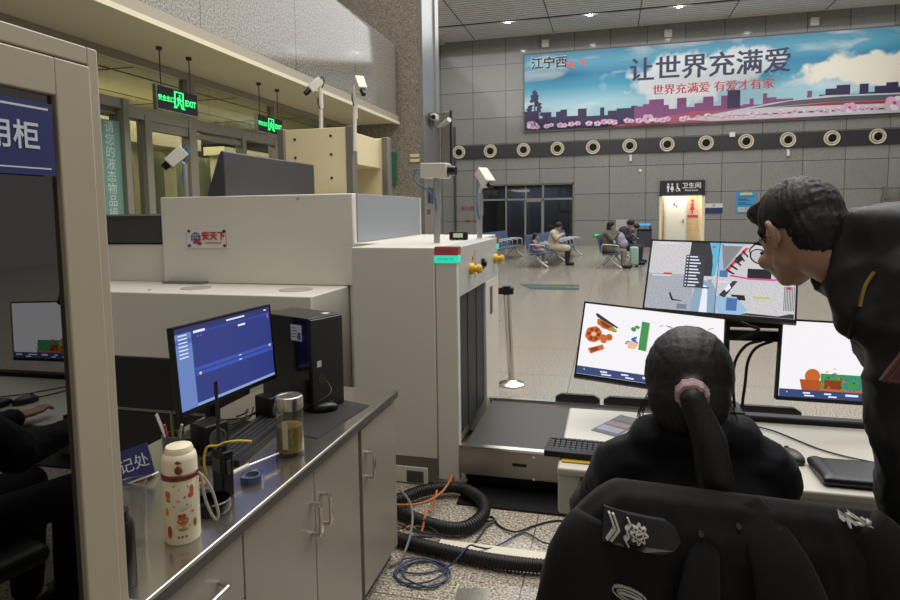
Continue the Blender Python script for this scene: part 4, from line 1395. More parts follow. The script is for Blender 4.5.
tag(obj('alarm_box', G().box(-3.53, -3.50, 11.85, 12.2, 1.78, 2.1), M_dgrey, loc=(-3.52, 12, 1.78), bevel=.008), 'dark alarm panel on the metal face of the pillar', 'panel')
wr = thing('pillar_writing', 'small red Chinese lettering on the metal face of the pillar', 'sign', (-3.5, 11.8, 1.55))
obj('lettering', G().text('消火栓', .12, Matrix.Translation((-3.527, 11.8, 1.6)) @ Matrix.Rotation(PI / 2, 4, 'Z') @ Matrix.Rotation(PI / 2, 4, 'X'), h=.002, bold=.003), mat('red_lettering', '8e2f2c'), wr, smooth=0)
tag(obj('alarm_button', G().box(-4.57, -4.44, 11.47, 11.5, 2.29, 2.42).cyl((-4.505, 11.47, 2.355), (-4.505, 11.45, 2.355), .04), mat('alarm_red', '8a3c2c', .4), loc=(-4.5, 11.48, 2.29), bevel=.006), 'small red fire alarm button on the granite pillar', 'alarm button')
tag(obj('switch_plate', G().box(-3.78, -3.60, 11.47, 11.5, 2.58, 2.64).box(-3.78, -3.60, 11.47, 11.5, 2.67, 2.73), M_cream, loc=(-3.7, 11.48, 2.58), bevel=.004), 'pale double switch plate on the granite pillar', 'switch')
tag(obj('green_sign', G().box(-4.20, -4.06, 11.44, 11.5, 2.14, 2.78), mat('sign_green', '2e6b4f', .4), loc=(-4.13, 11.46, 2.14)), 'narrow green sign on the pillar right of the gate', 'sign')

# ------------------------------------------------------------------ conveyor table
cv = thing('conveyor_table', 'low steel conveyor table coming out of the scanner', 'conveyor', (0.2, 3.8, 0))
obj('belt', G().box(-.80, 1.6, 3.36, 4.22, .225, .255), mat('belt_grey', '38332e', .5, var=.08, scale=9), cv)
obj('side_panel', G().box(-.825, 1.6, 3.325, 3.345, .092, .257), M_satin, cv, bevel=.003)
obj('side_panel', G().box(-.825, 1.6, 4.235, 4.255, .092, .265), M_satin, cv, bevel=.003)
obj('top_rail', G().box(-.825, 1.6, 3.318, 3.36, .250, .262), M_chrome, cv)
obj('top_rail', G().box(-.825, 1.6, 4.22, 4.262, .255, .27), M_chrome, cv)
obj('handhold', G().box(-.52, -.44, 3.32, 3.326, .165, .182), M_black, cv, bevel=.006, seg=3)
obj('fixing_bolt', G().cyl((-.40, 3.326, .228), (-.40, 3.318, .228), .008).cyl((-.40, 3.326, .10), (-.40, 3.318, .10), .008), M_chrome, cv)
obj('undertray', G().box(-.80, 1.6, 3.36, 4.22, .05, .225), M_black, cv)
obj('plinth', G().box(-.80, 1.6, 3.40, 4.2, 0, .05).box(-.80, 1.6, 3.13, 3.40, 0, .012), M_black, cv)  # recessed base, then a thin black strip flat on the floor in front
for x0, x1 in ((-.36, -.055), (-.03, .55), (.57, 1.2)):
    pts = [(x0, .24), (x1, .24), (x1, .29), (x1 - .04, .315), (x0 + .04, .315), (x0, .29)]
    obj('end_guard', G().prism(pts, -4.30, -4.265, 0, Matrix.Rotation(PI / 2, 4, 'X')), M_rubber, cv)

# ------------------------------------------------------------------ floor hoses and cables
def hose(label, pts, r):
    n = 260
    g = G()
    g.tube(pts, r, 12, smooth=44, rad=lambda i, N: r * (1 + (.07 if i % 4 < 2 else -.07)))
    return tag(obj('corrugated_hose', g, M_rubber, loc=pts[0]), label, 'hose')


hose('black corrugated hose curling into a loop under the scanner corner', [(-1.25, 2.9, .05), (-1.09, 3.0, .06), (-.98, 3.14, .06), (-.81, 3.22, .055), (-.66, 3.12, .05), (-.62, 2.96, .045), (-.70, 2.82, .04), (-.88, 2.83, .04), (-1.05, 2.91, .04), (-1.25, 2.95, .04)], .031)
hose('black corrugated hose running straight across the floor to the desk', [(-1.25, 2.80, .04), (-1.09, 2.72, .035), (-.98, 2.67, .035), (-.82, 2.63, .035), (-.62, 2.60, .035), (-.43, 2.585, .035), (-.25, 2.60, .035), (-.05, 2.62, .035)], .030)


def wire(label, pts, r, m, cat='cable'):
    return tag(obj('floor_cable', G().tube(pts, r, 8, smooth=6), m, loc=pts[0]), label, cat)


M_or, M_bl, M_gy = mat('cable_orange', 'b8682f', .5), mat('cable_navy', '2c3559', .5), mat('cable_grey', '6d6b68', .5)
wire('orange cable arching over the looped hose', [(-.86, 3.31, .02), (-.855, 3.27, .10), (-.85, 3.19, .105), (-.87, 3.06, .09), (-.93, 2.95, .085), (-1.02, 2.90, .085), (-1.2, 2.9, .08)], .006, M_or)
wire('orange cable lying lower, between the two hoses', [(-.90, 3.10, .085), (-.90, 2.98, .03), (-.89, 2.86, .085), (-.89, 2.76, .02), (-.93, 2.71, .08), (-1.0, 2.62, .01)], .006, M_or)
wire('navy blue cable in loose coils on the granite floor', [(x, y, .008 + .004 * (i % 3)) for i, (x, y) in enumerate([(-.1, 2.84), (-.23, 2.83), (-.3, 2.83), (-.4, 2.91), (-.48, 2.79)])] + [(-.53, 2.71, .02), (-.58, 2.665, .045), (-.61, 2.61, .078), (-.65, 2.55, .045), (-.70, 2.52, .012)] + [(x, y, .008 + .004 * (i % 3)) for i, (x, y) in enumerate([(-.8, 2.46), (-.89, 2.46), (-.90, 2.54), (-.79, 2.58), (-.69, 2.52), (-.74, 2.40), (-.86, 2.38), (-.90, 2.46), (-.80, 2.55), (-.68, 2.48), (-.72, 2.37), (-.86, 2.41), (-.86, 2.53), (-.74, 2.56), (-.66, 2.45), (-.78, 2.36), (-.91, 2.43), (-.84, 2.56), (-.70, 2.55)])], .0042, M_bl)
wire('thin black cable with a small loop on the floor under the conveyor', [(-.1, 3.08, .006), (-.25, 3.07, .006), (-.36, 2.99, .006), (-.44, 2.90, .012), (-.53, 2.95, .006), (-.58, 3.03, .006), (-.62, 3.01, .01), (-.60, 2.97, .012), (-.555, 2.985, .016), (-.59, 2.92, .01), (-.63, 2.73, .006), (-.72, 2.74, .006), (-.79, 2.74, .006)], .005, M_rubber)
wire('grey cable hanging in a curve beside the end of the counter', [(-1.06, 2.95, .14), (-.98, 2.86, .13), (-.93, 2.76, .11), (-.905, 2.66, .085), (-.90, 2.60, .06), (-.91, 2.52, .02), (-.95, 2.48, .008)], .006, M_gy)
rnd = random.Random(11)
g = G()
for k in range(7):
    pts = [(-1.2 + .08 * j + rnd.uniform(-.02, .02), 2.72 + .05 * math.sin(k * 1.7 + j) + rnd.uniform(-.03, .05), .012 + .012 * k % .05 + .02 * rnd.random()) for j in range(6)]
    g.tube(pts, .004, 6)
tag(obj('cable_bundle', g, mat('cable_dark', '2a2a2e', .5), loc=(-1.0, 2.8, 0)), 'bundle of thin dark cables on the floor behind the counter end', 'cable', kind='stuff')
tag(obj('cable_cover_strip', G().box(-.78, -.10, 2.672, 2.735, 0, .022), mat('strip_cream', 'd5ccb8', .4), loc=(-.45, 2.7, 0), bevel=.003), 'flat pale cable cover strip on the floor beside the straight hose', 'cable cover')
tag(obj('floor_cover_plate', G().prism([(-.61, 2.40), (-.475, 2.43), (-.46, 2.2), (-.60, 2.18)], 0, .006), M_steel, loc=(-.53, 2.3, 0)), 'small steel cover plate set on the granite floor', 'cover plate')

# ------------------------------------------------------------------ barrier post and floor marking
bp = thing('barrier_post', 'polished steel queue barrier post with round base', 'barrier post', (-.865, 5.5, 0))
obj('base', G().lathe((-.865, 5.5, 0), [(0, 0), (.125, 0), (.125, .012), (.115, .022), (.06, .032), (.04, .05), (0, .05)], 40), M_chrome, bp)
obj('post', G().cyl((-.865, 5.5, .03), (-.905, 5.5, .86), .030, n=24), M_chrome, bp)
obj('belt_head', G().cyl((-.905, 5.5, .84), (-.907, 5.5, .92), .038, n=24).box(-.975, -.845, 5.47, 5.53, .845, .905), M_black, bp, bevel=.004)
obj('belt_clip', G().box(-.99, -.975, 5.475, 5.525, .85, .90), mat('clip_red', 'a82a2a', .4), bp)
fm = thing('floor_marking', 'dark green strip sticker with pale writing on the floor', 'floor marking', (-1.2, 12.8, 0))
obj('strip', G().prism([(-1.9, 13.25), (-.62, 13.35), (-.58, 12.45), (-1.55, 12.45)], .001, .004), mat('marking_green', '2c4a3f', .35), fm, smooth=0)
obj('lettering', G().text('请在此排队等候', .16, Matrix.Translation((-1.15, 12.9, .0046))), mat('marking_pale', '9fb0a5', .5), fm, smooth=0)
# ------------------------------------------------------------------ operator desk
M_desk = mat('white_desk_top', 'c9c5ba', .3, var=.03, scale=3)
dk = thing('operator_desk', 'white operator desk in front of the conveyor', 'desk', (.6, 2.3, 0))
obj('desk_top', G().box(-.162, 1.5, 1.985, 2.625, .725, .752), M_desk, dk, bevel=.008, seg=3)
obj('apron', G().box(-.16, -.085, 1.99, 2.60, .59, .728).box(-.085, 1.5, 2.02, 2.05, .62, .728), M_desk, dk, bevel=.012, seg=3)
for y in (2.02, 2.50):
    obj('leg', G().box(-.125, -.085, y, y + .06, 0, .60).box(-.085, -.06, y + .01, y + .05, 0, .60), M_white, dk, bevel=.004)
obj('leg', G().box(1.40, 1.46, 2.02, 2.08, 0, .60), M_white, dk, bevel=.004)
obj('leg', G().box(1.40, 1.46, 2.50, 2.56, 0, .60), M_white, dk, bevel=.004)
obj('cable_tray', G().box(.52, 1.5, 2.60, 2.66, .74, .775), M_black, dk, bevel=.01)

# desk things
fl = tag(obj('yellow_folder', G().box(-.150, .15, 2.03, 2.24, .7525, .757), mat('folder_yellow', 'c09a2c', .5), loc=(0, 2.13, .7525)), 'yellow folder lying under the black keyboard on the white desk', 'folder')
keyboard('computer_keyboard', 'black keyboard on a yellow folder at the left end of the white desk', (.005, 2.125, .7575), math.radians(-2), .43, .155, M_keys)
lf = thing('leaflet', 'dark printed leaflet lying on the white desk left of the woman', 'leaflet', (.04, 2.44, .7525), math.radians(-29))
F = Flat(.105, .235, .0003)
F.rect(0, 0, 1, 1, mat('leaflet_navy', '2a2f48', .3))
F.rects([(.06, .12, .94, .36)], mat('leaflet_sky', '8e93a8', .3, var=.5, scale=20))
F.rects([(.06, .42, .94, .62)], mat('leaflet_sunset', '8a5f58', .3, var=.5, scale=30))
F.rects([(.06, .68, .94, .93)], mat('leaflet_dark', '3a3536', .3, var=.5, scale=30))
o = F.done('printed_face', lf)
o.rotation_euler = (-PI / 2, 0, 0)
o.location = (0, 0, .0015)
obj('sheet', G().box(-.0525, .0525, -.1175, .1175, 0, .001), M_pwhite, lf, local=True, smooth=0)
m2 = thing('computer_mouse', 'dark mouse on the white desk beside the woman', 'mouse', (.60, 2.225, .7525), math.radians(110))
g = G().ball((0, 0, .010), .056, .032, .026, 20)
g.v = [Vector((v.x, v.y, max(v.z, 0))) for v in g.v]
obj('shell', g, mat('mouse_grey', '2f3033', .35), m2, local=True)
obj('scroll_wheel', G().cyl((.026, -.004, .030), (.026, .004, .030), .008, n=14), M_black, m2, local=True)
tag(obj('mouse_cable', G().tube([(.595, 2.275, .765), (.59, 2.33, .757), (.57, 2.40, .757), (.54, 2.46, .757), (.50, 2.52, .757)], .003, 6), M_rubber, loc=(.57, 2.4, .757)), 'thin black mouse cable on the white desk', 'cable')
tag(obj('desk_cable', G().tube([(.50, 2.56, .757), (.60, 2.50, .757), (.67, 2.40, .757), (.72, 2.33, .757), (.80, 2.27, .757), (.95, 2.21, .757)], .003, 6), M_rubber, loc=(.7, 2.4, .757)), 'thin black cable crossing the white desk behind the pouch', 'cable')
pg = remesh('pouch_body', G().box(.635, .96, 2.02, 2.20, .756, .782).cap((.66, 2.05, .772), (.66, 2.18, .772), .018), M_rubber, None, .008, 5)
pg.name = 'leather_pouch'
pg.data.materials[0] = mat('black_leather', '17161a', .35, bump=.12, scale=60)
tag(pg, 'soft black pouch lying on the white desk between the two people', 'pouch')


# ------------------------------------------------------------------ three desk monitors on one arm stand
def xray_bar(F):
    F.rect(0, 0, 1, .105, lit('xr_navy', '3a4d80', .8))
    F.rects([(.05, .06, .06, .07), (.17, .055, .22, .075), (.32, .055, .37, .075), (.47, .05, .56, .078), (.63, .055, .76, .075), (.18, .022, .25, .04), (.35, .022, .41, .04), (.72, .02, .80, .04), (.86, .05, .95, .075)], lit('ui_white', 'e6ecff', 1))


def bag_a(F):
    F.rect(0, 0, 1, 1, lit('xr_white', 'f5f3f7', 1.0))
    orr, od, gn, nv, bl, pa = lit('xr_orange', 'd06a2c', .9), lit('xr_dark_orange', '8a3a14', .9), lit('xr_green', '3f9a50', .9), lit('xr_navy_ink', '18324a', .7), lit('xr_blue', '3a6fc0', .9), lit('xr_pale', 'efc0a0', .95)
    F.blob(.165, .72, .075, .055, orr, 16, .12, -.45, 1)
    F.blob(.17, .72, .045, .03, od, 12, .2, -.45, 2)
    F.blob(.225, .665, .03, .03, lit('xr_olive', 'a9a040', .9), 10, .2, -.4)
    F.poly([(.085, .865), (.10, .875), (.265, .705), (.255, .69), (.10, .82)], nv)
    F.blob(.09, .57, .062, .115, orr, 18, .08, 0, 3)
    for a in range(6):
        F.blob(.09 + .036 * math.cos(a * 1.05), .57 + .07 * math.sin(a * 1.05), .014, .028, od, 8, .2)
    F.blob(.09, .57, .018, .03, pa, 10, .1)
    F.blob(.165, .52, .025, .07, orr, 10, .2, .3)
    F.blob(.205, .55, .026, .05, orr, 14)
    F.blob(.205, .55, .014, .026, lit('xr_mid_orange', 'b85420', .9), 12)
    F.poly([(.06, .36), (.165, .44), (.18, .38), (.085, .29)], orr)
    F.poly([(.08, .36), (.13, .40), (.14, .36), (.09, .32)], od)
    rn = random.Random(5)
    for k in range(9):
        F.blob(.37 + rn.uniform(-.035, .03), .64 + rn.uniform(-.13, .13), rn.uniform(.010, .02), rn.uniform(.015, .035), bl if k % 3 else gn, 9, .3, rn.uniform(0, 3), k)
    F.blob(.375, .48, .04, .045, pa, 12, .3, 0, 5)
    F.poly([(.43, .83), (.485, .82), (.475, .42), (.42, .43)], gn)
    F.poly([(.485, .82), (.49, .82), (.48, .42), (.475, .42)], pa)
    for k in range(8):
        F.blob(.80 + rn.uniform(-.03, .09), .66 + rn.uniform(-.2, .14), rn.uniform(.006, .016), rn.uniform(.012, .03), (orr, gn, bl)[k % 3], 8, .3, 0, k)
    xray_bar(F)


def bag_b(F):
    F.rect(0, 0, 1, 1, lit('xr_white', 'f5f3f7', 1.0))
    orr, od, gn, bl = lit('xr_orange', 'd06a2c', .9), lit('xr_dark_orange', '8a3a14', .9), lit('xr_green', '3f9a50', .9), lit('xr_blue', '3a6fc0', .9)
    F.blob(.235, .285, .055, .10, orr, 18)
    F.poly([(.145, .24), (.30, .235), (.32, .10), (.165, .10)], lit('xr_mid_orange', 'b85420', .9))
    F.poly([(.29, .33), (.62, .33), (.64, .11), (.30, .10)], gn)
    F.poly([(.32, .25), (.44, .25), (.44, .12), (.32, .12)], od)
    F.poly([(.29, .13), (.64, .13), (.64, .10), (.29, .10)], orr)
    for k in range(14):
        a = 2 * PI * k / 14
        F.blob(.52 + .055 * math.cos(a), .21 + .085 * math.sin(a), .010, .014, bl, 7)
    rn = random.Random(8)
    for k in range(18):
        F.blob(.30 + .35 * rn.random(), .14 + .2 * rn.random(), .012, .012, (bl, lit('xr_dark_green', '205a38', .8), orr)[k % 3], 7, .4, 0, k)
    F.blob(.33, .36, .012, .014, lit('xr_pale', 'efc0a0', .95), 8)
    F.blob(.38, .40, .010, .012, lit('xr_pale', 'efc0a0', .95), 8)
    xray_bar(F)


def speckle_screen(name, a, b):
    if name in MATS:
        return MATS[name]
    m = lit(name, a, 1.0)
    nt = m.node_tree
    tc = nt.nodes.new('ShaderNodeTexCoord')
    nz = nt.nodes.new('ShaderNodeTexNoise')
    nz.inputs['Scale'].default_value = 160
    nz.inputs['Detail'].default_value = 2
    nt.links.new(tc.outputs['Object'], nz.inputs[0])
    cr = nt.nodes.new('ShaderNodeValToRGB')
    cr.color_ramp.elements[0].position, cr.color_ramp.elements[0].color = .35, (*rgb(b), 1)
    cr.color_ramp.elements[1].position, cr.color_ramp.elements[1].color = .60, (*rgb(a), 1)
    nt.links.new(nz.outputs['Fac'], cr.inputs[0])
    nt.links.new(cr.outputs[0], nt.nodes['Principled BSDF'].inputs['Emission Color'])
    return m


def cctv_view(F):
    gA, gB = speckle_screen('cctv_floor', 'd2d0d2', 'bfbdc0'), speckle_screen('cctv_floor_dim', 'b0b3bb', '9b9ea6')
    blk, dk_, bu, pbl, rd, pink, yel, wh = lit('cctv_black', '1c1c20', .7), lit('cctv_dark', '3a3b40', .7), lit('cctv_blue', '4a74b0', .9), lit('cctv_pale_blue', '9dbedd', .95), lit('ui_red2', 'd04048', 1), lit('cctv_pink', 'd24a9a', 1), lit('cctv_yellow', 'c9c268', .95), lit('ui_white', 'e6ecff', 1)
    F.rect(0, 0, 1, 1, gA)
    F.rect(0, .505, .49, 1, gA)
    F.rect(0, 0, .33, .50, gB)
    F.poly([(.29, 1), (.44, 1), (.46, .51), (.275, .51)], dk_)
    F.poly([(.42, 1), (.50, 1), (.49, .75), (.475, .52), (.45, .52), (.455, .75)], lit('cctv_cyan', '58b4d8', 1))
    F.poly([(.50, 1), (.66, 1), (.52, .52), (.49, .52)], pbl)
    F.poly([(.505, .98), (.655, .98), (.53, .60), (.52, .75)], lit('cctv_grey', '8b8a8c', .9))
    F.poly([(.665, .94), (.69, .94), (.55, .56), (.535, .60)], rd)
    for k in range(5):
        t = k / 4
        F.poly([(.545 + .10 * t, .60 + .28 * t), (.60 + .085 * t, .55 + .25 * t), (.605 + .085 * t, .57 + .25 * t), (.55 + .10 * t, .63 + .28 * t)], blk)
    F.poly([(.60, .78), (.635, .85), (.66, .78), (.63, .72)], blk)
    F.rect(.69, .505, .845, .645, blk)
    F.poly([(.57, .525), (.70, .49), (.86, .49), (.97, .52), (.97, .54), (.86, .515), (.70, .515), (.58, .545)], pink)
    F.rects([(.11, .505, .17, .53), (.44, .92, .465, .95), (.43, .43, .455, .46), (.945, .385, .975, .42)], rd)
    F.poly([(.32, 0), (.50, 0), (.49, .33), (.45, .45), (.40, .44), (.34, .33)], lit('cctv_steel', '8fa9c0', .95))
    F.poly([(.385, .0), (.44, .0), (.43, .36), (.40, .38)], wh)
    F.rects([(.39, .33, .44, .35)], blk)
    F.poly([(.49, .24), (.63, .24), (.70, .08), (.68, 0), (.52, 0), (.49, .1)], pbl)
    F.rect(.565, .05, .635, .22, bu)
    F.poly([(.59, .27), (.68, .27), (.69, .20), (.64, .20), (.63, .24), (.60, .24)], blk)
    F.rects([(.505, .505, .56, .60)], bu)
    F.rect(.735, .235, .845, .262, yel)
    F.poly([(.51, .25), (.60, .46), (.63, .46), (.55, .22)], dk_)
    F.poly([(.545, .34), (.575, .42), (.59, .36), (.56, .30)], wh)
    F.poly([(.165, .23), (.175, .25), (.20, .15), (.26, .14), (.26, .13), (.19, .13)], blk)
    F.rect(.23, .02, .30, .09, lit('cctv_bin', '7a8794', .9))
    for k in range(7):
        F.rect(.93 + .01 * k, .10, .934 + .01 * k, .42, dk_)
    F.poly([(.66, 0), (.995, 0), (.995, .06), (.97, .06), (.9, .02), (.70, .03)], dk_)
    F.rects([(.49, 0, .494, 1), (0, .50, .30, .504)], blk)
    F.rect(.262, .33, .40, .80, lit('cctv_menu', '3c3c48', .85))
    F.rects([(.29, .765 - k * .046, .345 + .012 * (k % 3), .783 - k * .046) for k in range(10)] + [(.27, .765 - k * .046, .28, .783 - k * .046) for k in range(10)] + [(.05, .96, .20, .97), (.52, .96, .65, .97), (.03, .475, .17, .485), (.50, .43, .57, .44)], wh)


MX, MY, MZ = .47, 2.66, .752
big = monitor('wall_mount_monitor', 'largest black monitor showing four security camera views', (.427, 2.647, 1.318), (-12.3, -28.7, 1.5), .559, .331, cctv_view, (.45, 2.68, 1.14))
big.name = 'security_monitor'
lm = monitor('scan_monitor', 'left black monitor with white x-ray view, behind the woman', (.155, 2.47, 1.062), (0.2, -30, 5.8), .543, .321, bag_a, (.16, 2.5, .92))
rm = monitor('scan_monitor', 'right black monitor with white x-ray view, behind the man', (.914, 2.657, .992), (9.9, -3, 3.3), .543, .321, bag_b, (.91, 2.69, .84))
ar = thing('monitor_stand', 'black steel arm stand that carries the three desk monitors', 'monitor stand', (.47, 2.60, .752))
obj('pole', G().cyl((.47, 2.72, .0), (.47, 2.72, 1.14), .018, n=16), M_black, ar)
obj('clamp_base', G().box(.41, .53, 2.60, 2.76, .745, .785), M_black, ar, bevel=.004)
obj('cross_bar', G().box(.10, .98, 2.705, 2.735, 1.055, 1.10), M_black, ar, bevel=.004)
obj('cross_bar', G().box(.27, .72, 2.68, 2.71, 1.115, 1.15), M_black, ar, bevel=.004)
obj('joint_block', G().box(.415, .475, 2.67, 2.75, 1.05, 1.12).box(.12, .18, 2.60, 2.72, 1.03, 1.10).box(.88, .94, 2.67, 2.72, .97, 1.09), M_black, ar, bevel=.005)
obj('joint_block', G().box(.41, .47, 2.69, 2.76, 1.14, 1.28), M_black, ar, bevel=.005)
for label, pts in (('left of the two black cables hanging in a loop from the monitor arm', [(0.605, 2.70, 1.06), (0.545, 2.69, 1.04), (0.505, 2.69, .97), (0.500, 2.69, .88), (0.505, 2.68, .79), (0.515, 2.66, .76)]),
                   ('right of the two black cables hanging in a loop from the monitor arm', [(0.645, 2.70, 1.06), (0.585, 2.70, 1.03), (0.555, 2.70, .97), (0.545, 2.69, .88), (0.535, 2.68, .79), (0.545, 2.66, .76)]),
                   ('short black cable curling below the largest monitor', [(0.495, 2.66, 1.15), (0.555, 2.66, 1.125), (0.585, 2.66, 1.115), (0.545, 2.66, 1.09), (0.505, 2.67, 1.07)])):
    tag(obj('monitor_cable', G().tube(pts, .006, 8), M_rubber, loc=pts[0]), label, 'cable')

# ------------------------------------------------------------------ office chair, jacket and the seated woman
HR = Matrix.Rotation(math.radians(7), 3, 'Z')         # she faces the monitors: right = HR x, forward = HR y
CHR = Matrix.Rotation(math.radians(14.5), 3, 'Z')     # the chair is turned a little more
WO = Vector((.197, 1.46, 0))


def cp(x, y, z):
    return WO + CHR @ Vector((x, y, z))



def wp(x, y, z):
    return WO + HR @ Vector((x, y, z))


M_cloth = mat('black_uniform_cloth', '100f11', .8, var=.15, scale=40, bump=.12, sheen=.05, spec=.25)
M_navy = mat('navy_black_cloth', '11121a', .8, var=.15, scale=40, bump=.12, sheen=.05, spec=.25)
M_skin = mat('skin', 'b08872', .5, var=.05, scale=25)
M_hair = mat('black_hair', '100e0d', .58, var=.35, scale=60, stretch=(1, 1, .12), bump=.35)

oc = thing('office_chair', 'black office chair with a uniform jacket hung over its back', 'chair', cp(0, 0, 0), math.radians(14.5))
obj('seat', G().box(-.28, .20, -.20, .24, .43, .50), M_rubber, oc, local=True, bevel=.03, seg=3)
obj('backrest', G().box(-.235, .16, -.245, -.205, .56, .99), M_rubber, oc, local=True, bevel=.02, seg=3)
obj('back_bracket', G().box(-.04, .04, -.26, -.235, .40, .6).box(-.04, .04, -.26, .0, .39, .42), M_black, oc, local=True)
obj('gas_lift', G().cyl((0, 0, .10), (0, 0, .42), .025), M_black, oc, local=True)
for k in range(5):
    a = 2 * PI * k / 5 + .3
    lg_ = obj('leg', G().cyl((0, 0, .11), (.28 * math.cos(a), .28 * math.sin(a), .075), .022, .016, 10), M_black, oc, local=True)
    obj('caster', G().cyl((.28 * math.cos(a), .28 * math.sin(a) - .02, .03), (.28 * math.cos(a), .28 * math.sin(a) + .02, .03), .029, n=14), M_black, lg_, local=True)

# jacket
jk = thing('uniform_jacket', 'black uniform jacket with shoulder badge hung over the office chair', 'jacket', cp(0, -.29, .55))


def jp(x, y, z):
    return tuple(cp(x - .01, y - .01, z + .035))


def ridge(x):
    if x > -.235:
        return 1.083 - .062 * (x + .235) / .44
    return 1.083 - (max(0, -.235 - x) / .105) ** 1.6 * .085


def jacket_pt(u, s):
    x = -.335 + (u + 1) / 2 * .585
    r = ridge(x)
    K = ((0, -.165, -.28), (.10, -.172, -.06), (.15, -.195, -.010), (.20, -.228, 0), (.26, -.262, -.016), (.34, -.286, -.07), (.55, -.302, -.25), (.78, -.318, -.45), (1, -.332, -.66))
    for a, b in zip(K[:-1], K[1:]):
        if s <= b[0]:
            t = (s - a[0]) / (b[0] - a[0])
            y, z = a[1] + (b[1] - a[1]) * t, a[2] + (b[2] - a[2]) * t
            break
    d = max(0, s - .24)
    f = d * (.016 * math.sin(x * 31 + 1.1) + .014 * math.sin(x * 54 + d * 3) + .03 * (1 - abs(noise.noise(Vector((x * 11, d * 2.0, 0.3))))) ** 3)
    w = ridges(Vector((x, z, s)), 9, .006, (1.4, .6, .3), 2.0) if s > .2 else 0
    wid = 1 + .10 * d
    return cp(-.04 + (x + .04) * wid, y - f - w, r + z)


NU, NS = 96, 72
g = G()
vs = [jacket_pt(-1 + 2 * i / (NU - 1), j / (NS - 1)) for j in range(NS) for i in range(NU)]
fs = [(j * NU + i, j * NU + i + 1, (j + 1) * NU + i + 1, (j + 1) * NU + i) for j in range(NS - 1) for i in range(NU - 1)]
g.add(vs, fs)
jb = obj('shell', g, M_cloth, jk, smooth=80)
md = jb.modifiers.new('thickness', 'SOLIDIFY')
md.thickness, md.offset = .010, -1 if True else 0
SD = CHR @ Vector((1, 0, 0))
for pts, rx, ry, cx, sd_ in (
        ([(-.290, -.245, 1.02), (-.315, -.262, .95), (-.338, -.275, .82), (-.35, -.29, .64), (-.355, -.29, .42)], (.040, .070, .080, .078, .070), (.03, .045, .05, .05, .045), -.35, 5),
        ([(.215, -.245, 1.0), (.25, -.262, .93), (.28, -.275, .78), (.30, -.29, .42)], (.045, .07, .075, .07), (.03, .045, .05, .045), .27, 8)):
    g = loft(G(), [cp(*p) for p in pts], rx, ry, SD, 24)
    g.v = [v + (v - cp(cx, -.28, v.z)).normalized() * ridges(v, 10, .007, (1, 1, .8), sd_) for v in g.v]
    obj('sleeve', g, M_cloth, jk, smooth=80)
for pts, rx in (
        ([(.0, -.240, 1.04), (.035, -.302, .95), (.06, -.34, .80), (.075, -.355, .62), (.08, -.355, .42)], (.03, .055, .078, .09, .095)),
        ([(-.085, -.262, 1.02), (-.115, -.312, .92), (-.14, -.345, .80), (-.15, -.36, .62), (-.16, -.36, .42)], (.02, .036, .044, .05, .055))):
    g = loft(G(), [cp(*p) for p in pts], rx, (.008, .013, .017, .018, .02), SD, 20)
    obj('lapel', g, M_cloth, jk, smooth=80)
JT = bvh(jb)
FW = CHR @ Vector((0, 1, 0))


def on_jacket(polys, m, name, parent, lift=.002, label=None):
    """small badges and straps laid onto the cloth: each outline point drops along the forward axis onto the shell"""
    g = G()
    for k, pts in enumerate(polys):
        vs = []
        for x, z in pts:
            p = cp(x, -.7, z)
            h = JT.ray_cast(p, FW)
            q = h[0] if h[0] is not None else cp(x, -.3, z)
            vs.append(q - FW * (lift))
        n = len(vs)
        vs += [v + FW * (lift + .004) for v in vs]
        g.add(vs, [tuple(range(n))] + [(i, (i + 1) % n, n + (i + 1) % n, n + i) for i in range(n)])
    o = obj(name, g, m, parent, smooth=0)
    if label:
        o['label'] = label
    return o


M_silver = mat('silver_thread', 'b9b6b0', .5, var=.1)


def thick(pts, w):
    out = []
    for a, b in zip(pts[:-1], pts[1:]):
        d = Vector((b[0] - a[0], b[1] - a[1]))
        n = Vector((-d.y, d.x)).normalized() * w / 2
        out.append([(a[0] + n.x, a[1] + n.y), (b[0] + n.x, b[1] + n.y), (b[0] - n.x, b[1] - n.y), (a[0] - n.x, a[1] - n.y)])
    return out


# epaulette strap, two chevrons, star emblem
ex, ez = -.258, 1.019
sl_ = math.radians(-11)


def er(x, z):
    return (ex + x * math.cos(sl_) - z * math.sin(sl_), ez + x * math.sin(sl_) + z * math.cos(sl_))


strap = [er(x, .0275) for x in (-.025, .02, .05, .085)] + [er(.105, .018), er(.114, 0), er(.105, -.018)] + [er(x, -.0275) for x in (.085, .05, .02, -.025)]
on_jacket([strap], mat('strap_black', '1c1c20', .5), 'epaulette', jk, .011)
chev = []
for k in range(2):
    chev += thick([er(-.018 + k * .007, .022), er(-.007 + k * .007, 0), er(-.018 + k * .007, -.022)], .0036)
on_jacket(chev, M_silver, 'chevrons', jk, .014, 'two silver rank chevrons')
star = []
cx_, cz_ = .036, 0
for k in range(8):
    a0, a1, a2 = 2 * PI * k / 8, 2 * PI * (k + .5) / 8, 2 * PI * (k + 1) / 8
    star += thick([er(cx_ + .0165 * math.cos(a0), cz_ + .0165 * math.sin(a0)), er(cx_ + .0095 * math.cos(a1), cz_ + .0095 * math.sin(a1)), er(cx_ + .0165 * math.cos(a2), cz_ + .0165 * math.sin(a2))], .0022)
for k in range(10):
    a0, a2 = 2 * PI * k / 10, 2 * PI * (k + 1) / 10
    star += thick([er(cx_ + .007 * math.cos(a0), cz_ + .007 * math.sin(a0)), er(cx_ + .007 * math.cos(a2), cz_ + .007 * math.sin(a2))], .0022)
star += thick([er(.014, .022), er(.020, .012), er(.013, .004), er(.018, -.006), er(.013, -.014), er(.021, -.024)], .003) + thick([er(.031, 0), er(.041, .004)], .003)
